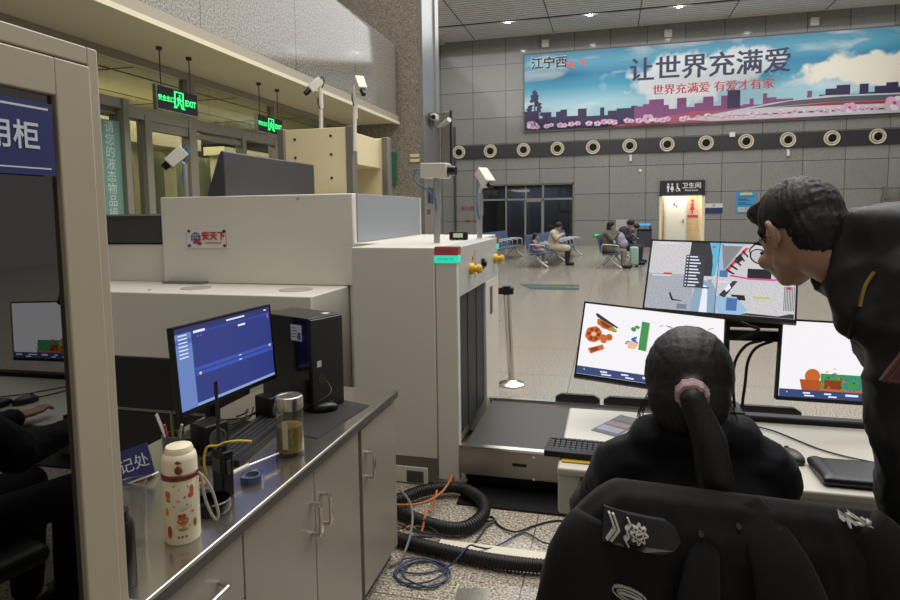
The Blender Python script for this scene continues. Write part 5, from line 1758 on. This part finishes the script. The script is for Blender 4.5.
on_jacket(star, M_silver, 'star_emblem', jk, .014, 'silver embroidered star badge')
ov = []
for rx, rz in ((.030, .013), (.022, .008)):
    pts = [(-.239 + rx * math.cos(2 * PI * k / 16), .898 + rz * math.sin(2 * PI * k / 16) - .3 * rx * math.cos(2 * PI * k / 16)) for k in range(17)]
    ov += thick(pts, .002)
ov += thick([(-.257, .903), (-.239, .899), (-.221, .893)], .005)
on_jacket(ov, M_silver, 'oval_badge', jk, .007, 'silver oval chest badge')
o2 = []
for k in range(7):
    a0, a2 = 2 * PI * k / 7, 2 * PI * (k + 1) / 7
    o2 += thick([(.183 + .014 * math.cos(a0), 1.022 + .018 * math.sin(a0)), (.183 + .006 * math.cos(a0 + .45), 1.022 + .008 * math.sin(a0 + .45)), (.183 + .014 * math.cos(a2), 1.022 + .018 * math.sin(a2))], .0028)
on_jacket(o2, M_silver, 'star_emblem', jk, .007, 'silver badge on the right shoulder')
sn = []
for x, z in ((-.105, 1.005), (-.03, 1.012), (.045, 1.005)):
    sn.append([(x + .005 * math.cos(2 * PI * k / 10), z + .005 * math.sin(2 * PI * k / 10)) for k in range(10)])
for q in sn:
    on_jacket([q], mat('snap_gunmetal', '4a4a4c', .3, .7), 'snap_button', jk, .004)

# woman: one continuous body, hair and uniform as children
wm = thing('person', 'seated woman from behind, dark ponytail with pink scrunchie, black uniform', 'person', tuple(wp(0, .02, 0)))
Hc = wp(-.02, .0, 1.205)
HW = Matrix.Rotation(math.radians(-6), 3, 'Z')
g = G()
hq = HW @ Matrix.Rotation(math.radians(-14), 3, 'X')
g.ball(Hc, .078, .095, .108, 20, 0, hq)
g.ball(Hc + hq @ Vector((0, .035, -.055)), .058, .062, .055, 16, 0, hq)
g.ball(Hc + hq @ Vector((0, .098, -.025)), .013, .02, .018, 10, 0, hq)
for s in (-1, 1):
    g.ball(Hc + hq @ Vector((s * .080, .0, -.02)), .010, .018, .030, 12, 0, hq)
g.cap(wp(-.005, -.01, 1.00), wp(-.01, .0, 1.13), .055, .05)
g.cap(wp(0, 0, .62), wp(0, 0, .96), .10, .07)
g.cap(wp(-.16, 0, 1.0), wp(.16, 0, 1.0), .04)
g.cap(wp(-.08, 0, .56), wp(.08, 0, .56), .10)
LA = [wp(-.165, 0, 1.0), wp(-.205, .17, .81), wp(-.13, .46, .79)]
RA = [wp(.155, 0, 1.0), wp(.192, .17, .81), wp(.20, .47, .79)]
hands = []
for side, A in ((-1, LA), (1, RA)):
    g.cap(A[0], A[1], .042, .035)
    g.cap(A[1], A[2], .035, .024)
    d = (A[2] - A[1])
    d.z = 0
    d.normalize()
    n = Vector((-d.y, d.x, 0)) * side
    pc_ = A[2] + d * .05 + Vector((0, 0, .004))
    g.ball(pc_, .040, .034, .013, 14, 0, d.to_track_quat('X', 'Z').to_matrix())
    for k in range(4):
        b = pc_ + d * .030 - n * (.027 - .018 * k)
        L = (.062, .072, .068, .052)[k] if side == -1 else (.062, .072, .068, .052)[k]
        m1 = b + d * L * .55 + Vector((0, 0, .012))
        m2 = m1 + d * L * .45 - Vector((0, 0, .018))
        g.cap(b, m1, .0085, .008, 10)
        g.cap(m1, m2, .008, .0065, 10)
    tb_ = pc_ - d * .02 + n * .030 * (-1 if side == -1 else -1)
    t1 = tb_ + d * .035 - n * .018
    t2 = t1 + d * .025 - Vector((0, 0, .004))
    g.cap(tb_, t1, .011, .009, 10)
    g.cap(t1, t2, .009, .007, 10)
for s in (-1, 1):
    g.cap(wp(s * .09, .02, .56), wp(s * .12, .43, .54), .075, .055)
    g.cap(wp(s * .12, .43, .54), wp(s * .12, .40, .12), .055, .035)
    g.cap(wp(s * .12, .40, .08), wp(s * .13, .52, .04), .035, .03)
remesh('body', g, M_skin, wm, .0075, 3)
# uniform jacket she wears
g = G()
g.cap(wp(0, 0, .60), wp(0, -.02, .90), .155, .15)
g.ball(wp(0, -.01, .92), .192, .135, .13, 20, 0, HR)
g.cap(wp(-.150, -.005, 1.015), wp(.140, -.005, 1.015), .067)
g.cap(wp(-.10, -.01, 1.078), wp(.085, -.01, 1.078), .056)
g.ball(wp(-.01, -.012, 1.10), .085, .088, .036, 18, 0, HR)
for A, r0 in ((LA, .072), (RA, .072)):
    g.cap(A[0] + Vector((0, 0, -.005)), A[1], r0, .070)
    g.cap(A[1], A[1].lerp(A[2], .93), .068, .044)
    g.ball(A[1] + Vector((0, 0, .01)), .07, n=14)


def folds2(co, no):
    return no * (ridges(co, 9, .008, (1, 1, .8), 1.0))


remesh('uniform', g, M_navy, wm, .009, 7, disp=folds2)
g = G()
g.cap(wp(-.09, .0, .56), wp(.09, .0, .56), .13)
for s in (-1, 1):
    g.cap(wp(s * .09, .02, .56), wp(s * .12, .43, .545), .092, .072)
    g.cap(wp(s * .12, .43, .54), wp(s * .12, .40, .13), .072, .058)
remesh('trousers', g, M_cloth, wm, .014, 5)
g = G()
for s in (-1, 1):
    g.cap(wp(s * .12, .39, .05), wp(s * .135, .56, .035), .05, .04)
g.v = [Vector((v.x, v.y, max(v.z, 0.001))) for v in g.v]
obj('shoes', g, M_black, wm)
# hair: cap, gathered tail, loose strands
g = G()
g.ball(Hc + hq @ Vector((0, -.012, .018)), .097, .108, .112, 24, 0, hq)
g.ball(Hc + hq @ Vector((0, -.05, -.03)), .088, .072, .085, 20, 0, hq)
tail = [Hc + hq @ Vector((.004, -.112, -.012)), Hc + hq @ Vector((.006, -.142, -.03)), wp(-.018, -.165, 1.13), wp(-.008, -.172, 1.06), wp(.008, -.174, .99), wp(.02, -.165, .93)]
for a, b, r0, r1 in zip(tail[:-1], tail[1:], (.03, .026, .034, .036, .03), (.026, .034, .036, .03, .012)):
    g.cap(a, b, r0, r1)
# opening for the face and ears: the hair stops short of the face
TA = (tail[0] - Hc).normalized()
TX = TA.cross(Vector((0, 0, 1))).normalized()
TZ = TX.cross(TA)


def strand(co, no):
    d = co - tail[0]
    a = math.atan2(d.dot(TX), d.dot(TZ))
    return no * (.0012 * noise.noise(Vector((math.cos(a) * 11, math.sin(a) * 11, d.length * 3))) + .0012 * noise.noise(Vector((math.cos(a) * 30, math.sin(a) * 30, d.length * 4))))


hm = remesh('hair', g, M_hair, wm, .006, 3, disp=strand)
bm = bmesh.new()
bm.from_mesh(hm.data)
off = origin(hm)
inv = hq.transposed()
kill = []
for v in bm.verts:
    q = inv @ (v.co + off - Hc)
    if q.y > .048 + max(0, q.z) * .35 and q.z < .072:
        kill.append(v)
bmesh.ops.delete(bm, geom=kill, context='VERTS')
bm.to_mesh(hm.data)
bm.free()
g = G()
rn = random.Random(4)
for k in range(16):
    s = -1 if k < 9 else 1
    a = Hc + hq @ Vector((s * (.078 + .012 * rn.random()), -.02 + .05 * rn.random(), -.02 - .03 * rn.random()))
    g.tube([a, a + HR @ Vector((s * (.012 + .012 * rn.random()), .01, -.05)), a + HR @ Vector((s * (.008 + .03 * rn.random()), .0, -.10 - .03 * rn.random()))], .0009, 4)
for k in range(8):
    a = Hc + hq @ Vector((rn.uniform(-.07, .07), rn.uniform(-.06, .03), .122))
    g.tube([a, a + Vector((rn.uniform(-.012, .012), rn.uniform(-.012, .012), .003))], .0006, 4, smooth=1)
obj('hair_strands', g, M_hair, wm)['kind'] = 'stuff'
sq = (tail[1] - tail[0]).normalized()
g = G()
for k in range(2):
    ring = []
    c = tail[0].lerp(tail[1], .35 + .35 * k)
    q = sq.to_track_quat('Z', 'Y')
    pts = [c + q @ Vector((.025 * math.cos(2 * PI * j / 20), .025 * math.sin(2 * PI * j / 20), .002 * math.sin(j * 2.5))) for j in range(20)]
    rings = []
    for j in range(20):
        a = 2 * PI * j / 20
        rad = q @ Vector((math.cos(a), math.sin(a), 0))
        zz = q @ Vector((0, 0, 1))
        rr = .0085 + .002 * (j % 2)
        rings.append([pts[j] + rad * rr * math.cos(2 * PI * i / 8) + zz * rr * math.sin(2 * PI * i / 8) for i in range(8)])
    g.ring(rings, 0, closed=True, cap=False)
obj('scrunchie', g, mat('scrunchie_pink', 'b3959c', .8, var=.15, scale=60), wm)
# facial features, seen from other sides
g = G()
for s in (-1, 1):
    g.ball(Hc + hq @ Vector((s * .03, .088, .0)), .012, .006, .006, 10, 0, hq)
obj('eyes', g, mat('eye_dark', '1c1512', .2), wm)
obj('mouth', G().ball(Hc + hq @ Vector((0, .094, -.065)), .022, .006, .006, 12, 0, hq), mat('lip', '8f4f48', .5), wm)

# ------------------------------------------------------------------ the man leaning in from the right
mn = thing('person', 'man leaning in from the right, short black hair, glasses, black jacket', 'person', (.86, 1.55, 0))
yaw = math.radians(27)                     # head faces left and away
HM = Matrix.Rotation(yaw, 3, 'Z') @ Matrix.Rotation(math.radians(-27), 3, 'X')
Mc = Vector((.418, 1.535, 1.538))


def hp(x, y, z):
    return Mc + HM @ Vector((x, y, z))


g = G()
g.ball(hp(0, -.004, .015), .076, .097, .102, 24, 0, HM)
g.ball(hp(0, .045, -.038), .060, .056, .055, 18, 0, HM)
g.ball(hp(0, .062, -.068), .036, .034, .026, 14, 0, HM)
g.cap(hp(-.045, .02, -.048), hp(-.012, .066, -.076), .026, .022)
g.cap(hp(.045, .02, -.048), hp(.012, .066, -.076), .026, .022)
g.cap(hp(0, .085, .0), hp(0, .104, -.030), .010, .014)
g.ball(hp(0, .086, -.050), .024, .012, .010, 12, 0, HM)
for s in (-1, 1):
    g.ball(hp(s * .04, .078, -.032), .024, .018, .02, 10, 0, HM)
Nk = Vector((.525, 1.50, 1.45))
g.cap(hp(0, -.03, -.055), Nk, .054, .058)
SHL, SHR = Vector((.595, 1.42, 1.44)), Vector((.69, 1.72, 1.43))
PV = Vector((.86, 1.58, .95))
g.cap(Nk, SHL, .05, .05)
g.cap(Nk, SHR, .05, .05)
g.cap(Nk + Vector((.1, .05, -.05)), PV, .11, .12)
EL, HL = Vector((.602, 1.40, 1.14)), Vector((.640, 1.43, .88))
ER_, HRr = Vector((.88, 1.84, 1.18)), Vector((.95, 1.93, .90))
for A, B, Cc in ((SHL, EL, HL), (SHR, ER_, HRr)):
    g.cap(A, B, .048, .042)
    g.cap(B, Cc, .042, .028)
    d = (Cc - B).normalized()
    n = d.cross(Vector((0, 0, 1))).normalized()
    pcm = Cc + d * .05
    q = d.to_track_quat('X', 'Z').to_matrix()
    g.ball(pcm, .045, .038, .016, 14, 0, q)
    up = n.cross(d)
    for k in range(4):
        b = pcm + d * .034 + n * (-.029 + .019 * k)
        L = (.066, .076, .072, .056)[k]
        m1 = b + d * L * .55 - up * .008
        g.cap(b, m1, .0092, .0085, 10)
        g.cap(m1, m1 + d * L * .35 - up * .016, .0085, .007, 10)
    tb_ = pcm - d * .02 - n * .032
    g.cap(tb_, tb_ + d * .035 - n * .020, .012, .010, 10)
    g.cap(tb_ + d * .035 - n * .020, tb_ + d * .062 - n * .022, .010, .008, 10)
for s, f in ((-1, Vector((.84, 1.44, .06))), (1, Vector((.92, 1.70, .06)))):
    hip = PV + Vector((.02, s * .09, -.02))
    kn = hip.lerp(f, .5) + Vector((-.03, 0, 0))
    g.cap(hip, kn, .085, .058)
    g.cap(kn, f, .056, .036)
    g.cap(f, f + Vector((-.14, .03, -.02)), .035, .028)
mbody = remesh('body', g, M_skin, mn, .006, 3)
g = G()
for s in (-1, 1):
    ep = [(.074, .004, .016), (.082, -.004, .024), (.090, -.016, .024), (.094, -.024, .012), (.093, -.023, -.004), (.088, -.016, -.020), (.083, -.007, -.030), (.077, -.001, -.024), (.074, .002, -.014)]
    g.tube([hp(s * x, y, z) for x, y, z in ep], .0055, 8, smooth=4)
    g.ball(hp(s * .080, -.010, -.002), .005, .016, .024, 14, 0, HM @ Matrix.Rotation(s * -.45, 3, 'Z'))
    g.ball(hp(s * .079, .001, -.006), .006, .004, .009, 10, 0, HM)
ears = obj('ears_tmp', g, M_skin, mn)
bm = bmesh.new()
bm.from_mesh(mbody.data)
bm.from_mesh(ears.data)
bm.to_mesh(mbody.data)
bm.free()
mbody.data.shade_smooth()
bpy.data.objects.remove(ears)


# jacket with a hood folded on the back
g = G()
g.cap(Vector((.665, 1.56, 1.37)), PV + Vector((0, 0, .12)), .15, .18)
g.cap(PV + Vector((0, 0, .1)), PV + Vector((.01, 0, -.12)), .18, .175)
g.cap(SHL + Vector((.01, .02, .0)), SHR + Vector((0, -.02, .0)), .095, .095)
g.cap(SHL, EL, .092, .085)
g.cap(EL, EL.lerp(HL, .95), .085, .066)
g.cap(SHR, ER_, .09, .075)
g.cap(ER_, ER_.lerp(HRr, .9), .075, .052)
# collar round the neck
for k in range(14):
    a = 2 * PI * k / 14
    c = Vector((.515, 1.495, 1.475))
    ax = (hp(0, -.03, -.055) - Nk).normalized()
    q = ax.to_track_quat('Z', 'Y')
    p = c + q @ Vector((.068 * math.cos(a), .074 * math.sin(a), 0))
    g.cap(p - ax * .05, p + ax * .035, .020, .016, 10)
# hood edge beside the neck
g.cap(Vector((.468, 1.455, 1.525)), Vector((.470, 1.445, 1.45)), .028, .030)
g.cap(Vector((.470, 1.445, 1.45)), Vector((.495, 1.435, 1.36)), .030, .042)
g.cap(Vector((.468, 1.455, 1.525)), Vector((.52, 1.44, 1.56)), .028, .045)
# hood lying on shoulders
g.cap(Vector((.535, 1.44, 1.555)), Vector((.66, 1.50, 1.565)), .050, .06)
g.cap(Vector((.66, 1.50, 1.565)), Vector((.70, 1.62, 1.54)), .06, .06)
g.cap(Vector((.535, 1.44, 1.55)), Vector((.505, 1.43, 1.47)), .04, .03)
g.cap(Vector((.505, 1.43, 1.47)), Vector((.515, 1.41, 1.38)), .035, .04)
g.cap(Vector((.56, 1.60, 1.55)), Vector((.66, 1.62, 1.55)), .05, .06)
g.cap(Vector((.515, 1.43, 1.40)), Vector((.575, 1.40, 1.28)), .04, .06)


def folds3(co, no):
    return no * (ridges(co, 8, .011, (1, 1, 1), 4.0))


mj = remesh('jacket', g, mat('charcoal_jacket_cloth', '19191d', .6, var=.12, scale=35, bump=.12), mn, .011, 6, disp=folds3)
g = G()
g.cap(PV + Vector((.01, -.06, 0)), PV + Vector((.01, .06, 0)), .135)
for s, f in ((-1, Vector((.84, 1.44, .06))), (1, Vector((.92, 1.70, .06)))):
    hip = PV + Vector((.02, s * .09, -.02))
    kn = hip.lerp(f, .5) + Vector((-.03, 0, 0))
    g.cap(hip, kn, .115, .085)
    g.cap(kn, f + Vector((0, 0, .05)), .085, .068)
remesh('trousers', g, mat('navy_trousers_cloth', '15182a', .75, var=.1, bump=.1), mn, .014, 5)
g = G()
for f in (Vector((.84, 1.44, .045)), Vector((.92, 1.70, .045))):
    g.cap(f, f + Vector((-.16, .035, -.005)), .05, .042)
g.v = [Vector((v.x, v.y, max(v.z, .001))) for v in g.v]
obj('shoes', g, M_black, mn)
# short hair
g = G()
g.ball(hp(0, -.012, .034), .083, .099, .096, 28, 0, HM)
g.ball(hp(0, -.055, -.005), .071, .056, .076, 20, 0, HM)
g.ball(hp(0, .055, .085), .066, .045, .035, 16, 0, HM)
for s in (-1, 1):
    g.cap(hp(s * .074, .022, .02), hp(s * .077, .018, -.020), .012, .007, 10)
CRW = hp(0, -.055, .115)


def clumps(co, no):
    q = HM.transposed() @ (co - Mc)
    a = math.atan2(q.x, q.y + .05)
    r = math.hypot(q.x, q.y + .05)
    n1 = noise.noise(Vector((math.cos(a) * 7, math.sin(a) * 7, r * 14 + q.z * 10)))
    n2 = noise.noise(Vector((math.cos(a) * 19, math.sin(a) * 19, r * 20 + q.z * 16)))
    return no * (.0065 * abs(n1) + .0045 * n2 - .002)


hm2 = remesh('hair', g, M_hair, mn, .0045, 3, disp=clumps)
bm = bmesh.new()
bm.from_mesh(hm2.data)
off = origin(hm2)
inv = HM.transposed()
kill = []
for v in bm.verts:
    q = inv @ (v.co + off - Mc)
    if (q.y > .045 + max(0, q.z - .03) * .25 and q.z < .062 and abs(q.x) < .069) or (q.y > .052 and q.z < .05) or (abs(q.x) > .05 and q.z < .010 - .3 * max(0, -q.y) and -.034 < q.y < .030):
        kill.append(v)
bmesh.ops.delete(bm, geom=kill, context='VERTS')
bm.to_mesh(hm2.data)
bm.free()
# glasses
gl_ = obj('glasses', G(), M_black, mn) if False else None
g = G()
for s in (-1, 1):
    c = hp(s * .034, .103, -.008)
    rings = []
    pts = [c + HM @ Vector((.025 * math.cos(2 * PI * j / 18), 0, .019 * math.sin(2 * PI * j / 18))) for j in range(19)]
    g.tube(pts, .0016, 6, smooth=1)
    g.tube([hp(s * .058, .100, -.002), hp(s * .080, .07, .0), hp(s * .086, .01, .0), hp(s * .086, -.010, -.01)], .0017, 6)
g.tube([hp(-.010, .106, -.004), hp(0, .109, -.001), hp(.010, .106, -.004)], .0016, 6)
gf = obj('glasses', g, M_blackg, mn)
g = G()
for s in (-1, 1):
    c = hp(s * .034, .103, -.008)
    g.add([c + HM @ Vector((.024 * math.cos(2 * PI * j / 18), 0, .018 * math.sin(2 * PI * j / 18))) for j in range(18)], [tuple(range(18))])
obj('lenses', g, glass('lens_glass', (.92, .94, .95), .03), gf, smooth=0)
g = G()
for s in (-1, 1):
    g.ball(hp(s * .034, .083, -.008), .013, .007, .007, 12, 0, HM)
obj('eyes', g, mat('eye_dark', '1c1512', .2), mn)
g = G()
for s in (-1, 1):
    g.cap(hp(s * .018, .094, .018), hp(s * .055, .082, .018), .004, .003, 8)
obj('eyebrows', g, M_hair, mn)
obj('mouth', G().ball(hp(0, .096, -.051), .022, .006, .005, 12, 0, HM), mat('lip', '8f4f48', .5), mn)
# zip and cord of the jacket
MT = bvh(mj)
cv_dir = Vector((.25, .968, 0))


def on_man(p):
    h = MT.ray_cast(Vector(p) - cv_dir * .6, cv_dir)
    return (h[0] - cv_dir * .003) if h[0] is not None else Vector(p)


obj('zip', G().tube([on_man((.515, 1.4, 1.47)), on_man((.50, 1.4, 1.44)), on_man((.492, 1.4, 1.40))], .004, 6), mat('zip_brass', 'a08a4a', .3, .8), mn)
obj('cord_toggle', G().tube([on_man((.485, 1.4, 1.40)), on_man((.480, 1.4, 1.36)), on_man((.478, 1.4, 1.33))], .005, 6), M_black, mn)
bk = thing('booklet', 'dark red leather booklet tucked under the arm of the standing man', 'booklet', (.548, 1.28, 1.27))
BM = Matrix.Translation((.548, 1.262, 1.305)) @ Matrix.Rotation(math.radians(14), 4, 'Z') @ Matrix.Rotation(math.radians(8), 4, 'Y')
g = G().prism([(-.072, -.03), (.09, -.03), (.09, .030), (-.040, .034)], -.006, .006, 0, BM @ Matrix.Rotation(PI / 2, 4, 'X'))
obj('cover', g, mat('maroon_leather', '4a1f22', .35, bump=.1, scale=80), bk, bevel=.003)
g = G()
for a, b in (((-.062, -.025), (.085, -.025)), ((-.062, -.025), (-.034, .028)), ((-.034, .028), (.085, .025))):
    for q in thick([a, b], .0025):
        g.prism(q, .006, .0072, 0, BM @ Matrix.Rotation(PI / 2, 4, 'X'))
obj('border', g, mat('maroon_edge', '6d3a38', .4), bk, smooth=0)

# ------------------------------------------------------------------ waiting hall: benches and people
M_blue = mat('bench_blue', '3d5578', .45, var=.05)
M_bsil = mat('bench_silver', 'b5b5b3', .3, .7)


def bench(label, loc, n):
    t = thing('waiting_bench', label, 'bench', loc, math.radians(-8), 'rows of blue seats in the waiting hall')
    P = .58
    for i in range(n):
        y = i * P
        g = G().prism([(.46, .43), (.50, .415), (.47, .39), (.02, .36), (0, .40)], y + .03, y + P - .03, 0, Matrix(((1, 0, 0, 0), (0, 0, 1, 0), (0, 1, 0, 0), (0, 0, 0, 1))))
        obj('seat', g, M_blue, t, local=True, bevel=.012)
        g = G().prism([(0, .42), (-.12, .92), (-.155, .91), (-.04, .41)], y + .03, y + P - .03, 0, Matrix(((1, 0, 0, 0), (0, 0, 1, 0), (0, 1, 0, 0), (0, 0, 0, 1))))
        obj('backrest', g, M_blue, t, local=True, bevel=.012)
    for i in range(n + 1):
        y = i * P
        obj('armrest', G().tube([(-.02, y, .40), (.0, y, .62), (.06, y, .66), (.38, y, .64), (.44, y, .60), (.44, y, .42)], .018, 8, smooth=2), M_bsil, t, local=True)
    obj('beam', G().box(.14, .20, 0, n * P, .32, .37), M_bsil, t, local=True)
    for i in sorted({0, n // 2, n}):
        y = min(max(i * P, .08), n * P - .08)
        obj('leg', G().tube([(-.12, y, .02), (.06, y, .20), (.17, y, .33), (.30, y, .18), (.52, y, .02)], .026, 8, smooth=2).cyl((.52, y, 0), (.52, y, .03), .035).cyl((-.12, y, 0), (-.12, y, .03), .035), M_bsil, t, local=True)
    return t


bench('row of blue waiting seats, empty, leftmost by the dark office', (-4.0, 17.6, 0), 7)
bench('row of blue waiting seats holding the child and the woman in beige', (-2.18, 17.15, 0), 9)
bench('row of blue waiting seats, rightmost, holding three people in dark clothes', (-.20, 17.15, 0), 5)


def sitter(label, loc, coat, legs_m, hair_m, k=1.0, bow=.2, long_hair=False, coat_len=.25, arm_up=.0, scarf=None, hk=1.0):
    """seated figure facing +X on a bench at loc (the seat front edge side is +X)"""
    t = thing('person', label, 'person', loc)
    o = Vector(loc)
    S = lambda x, y, z: o + Vector((x * k, y * k, (z - .42) * k + .42 if True else z))
    g = G()
    hd = S(.12 + bow * .35, 0, 1.17 - bow * .12)
    kk, k0 = k * hk, k
    Rm_ = Matrix.Rotation(bow * 1.6, 3, 'Y')
    g.ball(hd, .09 * kk, .075 * kk, .11 * kk, 16, 0, Rm_)
    g.ball(hd + Rm_ @ Vector((.05 * kk, 0, -.05 * kk)), .05 * kk, .05 * kk, .05 * kk, 12, 0, Rm_)
    g.ball(hd + Rm_ @ Vector((.098 * kk, 0, -.02 * kk)), .016 * kk, .012 * kk, .02 * kk, 10)
    ch_ = S(.06 + bow * .15, 0, .93)
    g.cap(ch_, hd, .05 * k, .048 * k)
    g.cap(S(.04, 0, .52), ch_, .12 * k, .11 * k)
    for s in (-1, 1):
        kn = S(.50, s * .11, .47)
        ft = Vector((kn.x - .02, kn.y, .07 if k > .8 else kn.z - .30))
        g.cap(S(.08, s * .09, .50), kn, .075 * k, .055 * k)
        g.cap(kn, ft, .055 * k, .035 * k)
        g.cap(ft, ft + Vector((.13 * k, 0, -.03)), .038 * k, .03 * k)
        sh = ch_ + Vector((-.02 * k, s * .16 * k, 0))
        el = S(.18, s * .22, .68 + arm_up * .2)
        ha = S(.36, s * .06, .70 + arm_up * .45)
        g.cap(sh, el, .045 * k, .038 * k)
        g.cap(el, ha, .038 * k, .028 * k)
        g.ball(ha, .045 * k, .03 * k, .02 * k, 12)
        for q in range(4):
            b = ha + Vector((.03 * k, (-.021 + .014 * q) * k, 0))
            g.cap(b, b + Vector((.04 * k, 0, -.015 * k)), .008 * k, .007 * k, 8)
    remesh('body', g, M_skin, t, .013 * k, 3)
    g = G()
    g.cap(S(.05, 0, .52), ch_ + Vector((0, 0, -.02)), .175 * k, .15 * k)
    g.cap(ch_ + Vector((-.02 * k, -.14 * k, 0)), ch_ + Vector((-.02 * k, .14 * k, 0)), .085 * k)
    for s in (-1, 1):
        sh = ch_ + Vector((-.02 * k, s * .17 * k, 0))
        el = S(.18, s * .23, .68 + arm_up * .2)
        ha = S(.36, s * .06, .70 + arm_up * .45)
        g.cap(sh, el, .075 * k, .068 * k)
        g.cap(el, el.lerp(ha, .85), .066 * k, .05 * k)
        g.cap(S(.08, s * .10, .52), S(.08 + coat_len, s * .12, .49), .115 * k, .10 * k)
    remesh('coat', g, coat, t, .018 * k, 5, disp=lambda co, no: no * .006 * math.sin(co.z * 40 + co.x * 30) * math.sin(co.y * 30 + co.z * 12))
    g = G()
    for s in (-1, 1):
        kn = S(.50, s * .11, .47)
        ft = Vector((kn.x - .02, kn.y, .10 if k > .8 else kn.z - .27))
        g.cap(S(.10, s * .09, .50), kn, .10 * k, .078 * k)
        g.cap(kn, ft, .078 * k, .062 * k)
    remesh('trousers', g, legs_m, t, .016 * k, 4)
    g = G()
    for s in (-1, 1):
        kn = S(.50, s * .11, .47)
        ft = Vector((kn.x - .02, kn.y, .05 if k > .8 else kn.z - .32))
        g.cap(ft, ft + Vector((.16 * k, 0, -.01)), .048 * k, .042 * k)
    obj('shoes', g, M_black if k > .8 else M_pwhite, t)
    g = G()
    g.ball(hd + Rm_ @ Vector((-.02 * kk, 0, .028 * kk)), .098 * kk, .09 * kk, .105 * kk, 18, 0, Rm_)
    if long_hair:
        g.cap(hd + Vector((-.05 * kk, 0, 0)), hd + Vector((-.075 * kk, 0, -.2 * kk)), .075 * kk, .06 * kk)
    hh = obj('hair', g, hair_m, t)
    for s in (-1, 1):
        pass
    g = G()
    for s in (-1, 1):
        g.ball(hd + Rm_ @ Vector((.086 * kk, s * .03 * kk, .0)), .007 * k, .011 * k, .007 * k, 8)
    obj('eyes', g, mat('eye_dark', '1c1512'), t)
    if scarf:
        g = G().lathe(ch_ + Vector((.0, 0, .05 * k)), [(.06 * k, -.03), (.10 * k, -.03), (.10 * k, .04), (.065 * k, .04)], 16, closed=True)
        obj('scarf', g, scarf, t)
    return t


c_beige = mat('coat_beige', 'b5a891', .8, var=.08)
c_dark = mat('coat_black', '22222a', .8, var=.1)
c_pink = mat('coat_dusty_pink', '9a8480', .8, var=.1)
c_tan = mat('trousers_taupe', '847a68', .8, var=.08)
c_navy = mat('coat_navy', '2a3244', .8, var=.1)
sitter('small child in a dusty pink coat on the blue seats beside the beige coat', (-2.12, 17.62, 0), c_pink, c_pink, M_hair, .60, .0, True, .35, hk=1.35)
sitter('woman in a long beige hooded coat looking down on the blue seats', (-1.68, 18.25, 0), c_beige, mat('trousers_black', '1c1c20', .8), M_hair, 1.0, .30, False, .40, .5, c_beige)
sitter('woman in black and beige coat and taupe trousers, hand to her chin', (-.12, 17.42, 0), mat('coat_black_beige', '5d5648', .8, var=.7, scale=6), c_tan, M_hair, 1.02, .12, True, .12, .6, c_dark)
sitter('person in a black hooded coat bowing forward behind the taupe trousers', (.26, 18.65, 0), c_dark, c_dark, M_hair, 1.1, .5, False, .2, .3, c_dark)
sitter('person in a navy coat at the far end of the rightmost seats', (.46, 19.5, 0), c_navy, c_navy, M_hair, .95, .62, False, .2, .1, c_navy)
lb2 = remesh('bag_shell', G().ball((.28, 17.42, .80), .14, .18, .19, 18).ball((.34, 17.42, .68), .16, .19, .14, 18), mat('bag_lilac', '9d93ab', .7, var=.1), None, .02, 4)
lb2.name = 'lilac_backpack'
tag(lb2, 'pale lilac backpack on the lap of the woman in taupe trousers', 'backpack')
su = thing('suitcase', 'small mint green suitcase standing in front of the seated people', 'suitcase', (.675, 17.92, 0))
obj('shell', G().box(.56, .79, 17.75, 18.1, .06, .56), mat('suitcase_mint', '9cb8ae', .4, var=.05), su, bevel=.04, seg=3)
obj('handle', G().tube([(.61, 17.92, .555), (.61, 17.92, .60), (.74, 17.92, .60), (.74, 17.92, .555)], .012, 8, smooth=1), M_dgrey, su)
for x, y in ((.60, 17.80), (.75, 17.80), (.60, 18.05), (.75, 18.05)):
    obj('wheel', G().cyl((x - .015, y, .03), (x + .015, y, .03), .03, n=14), M_black, su)
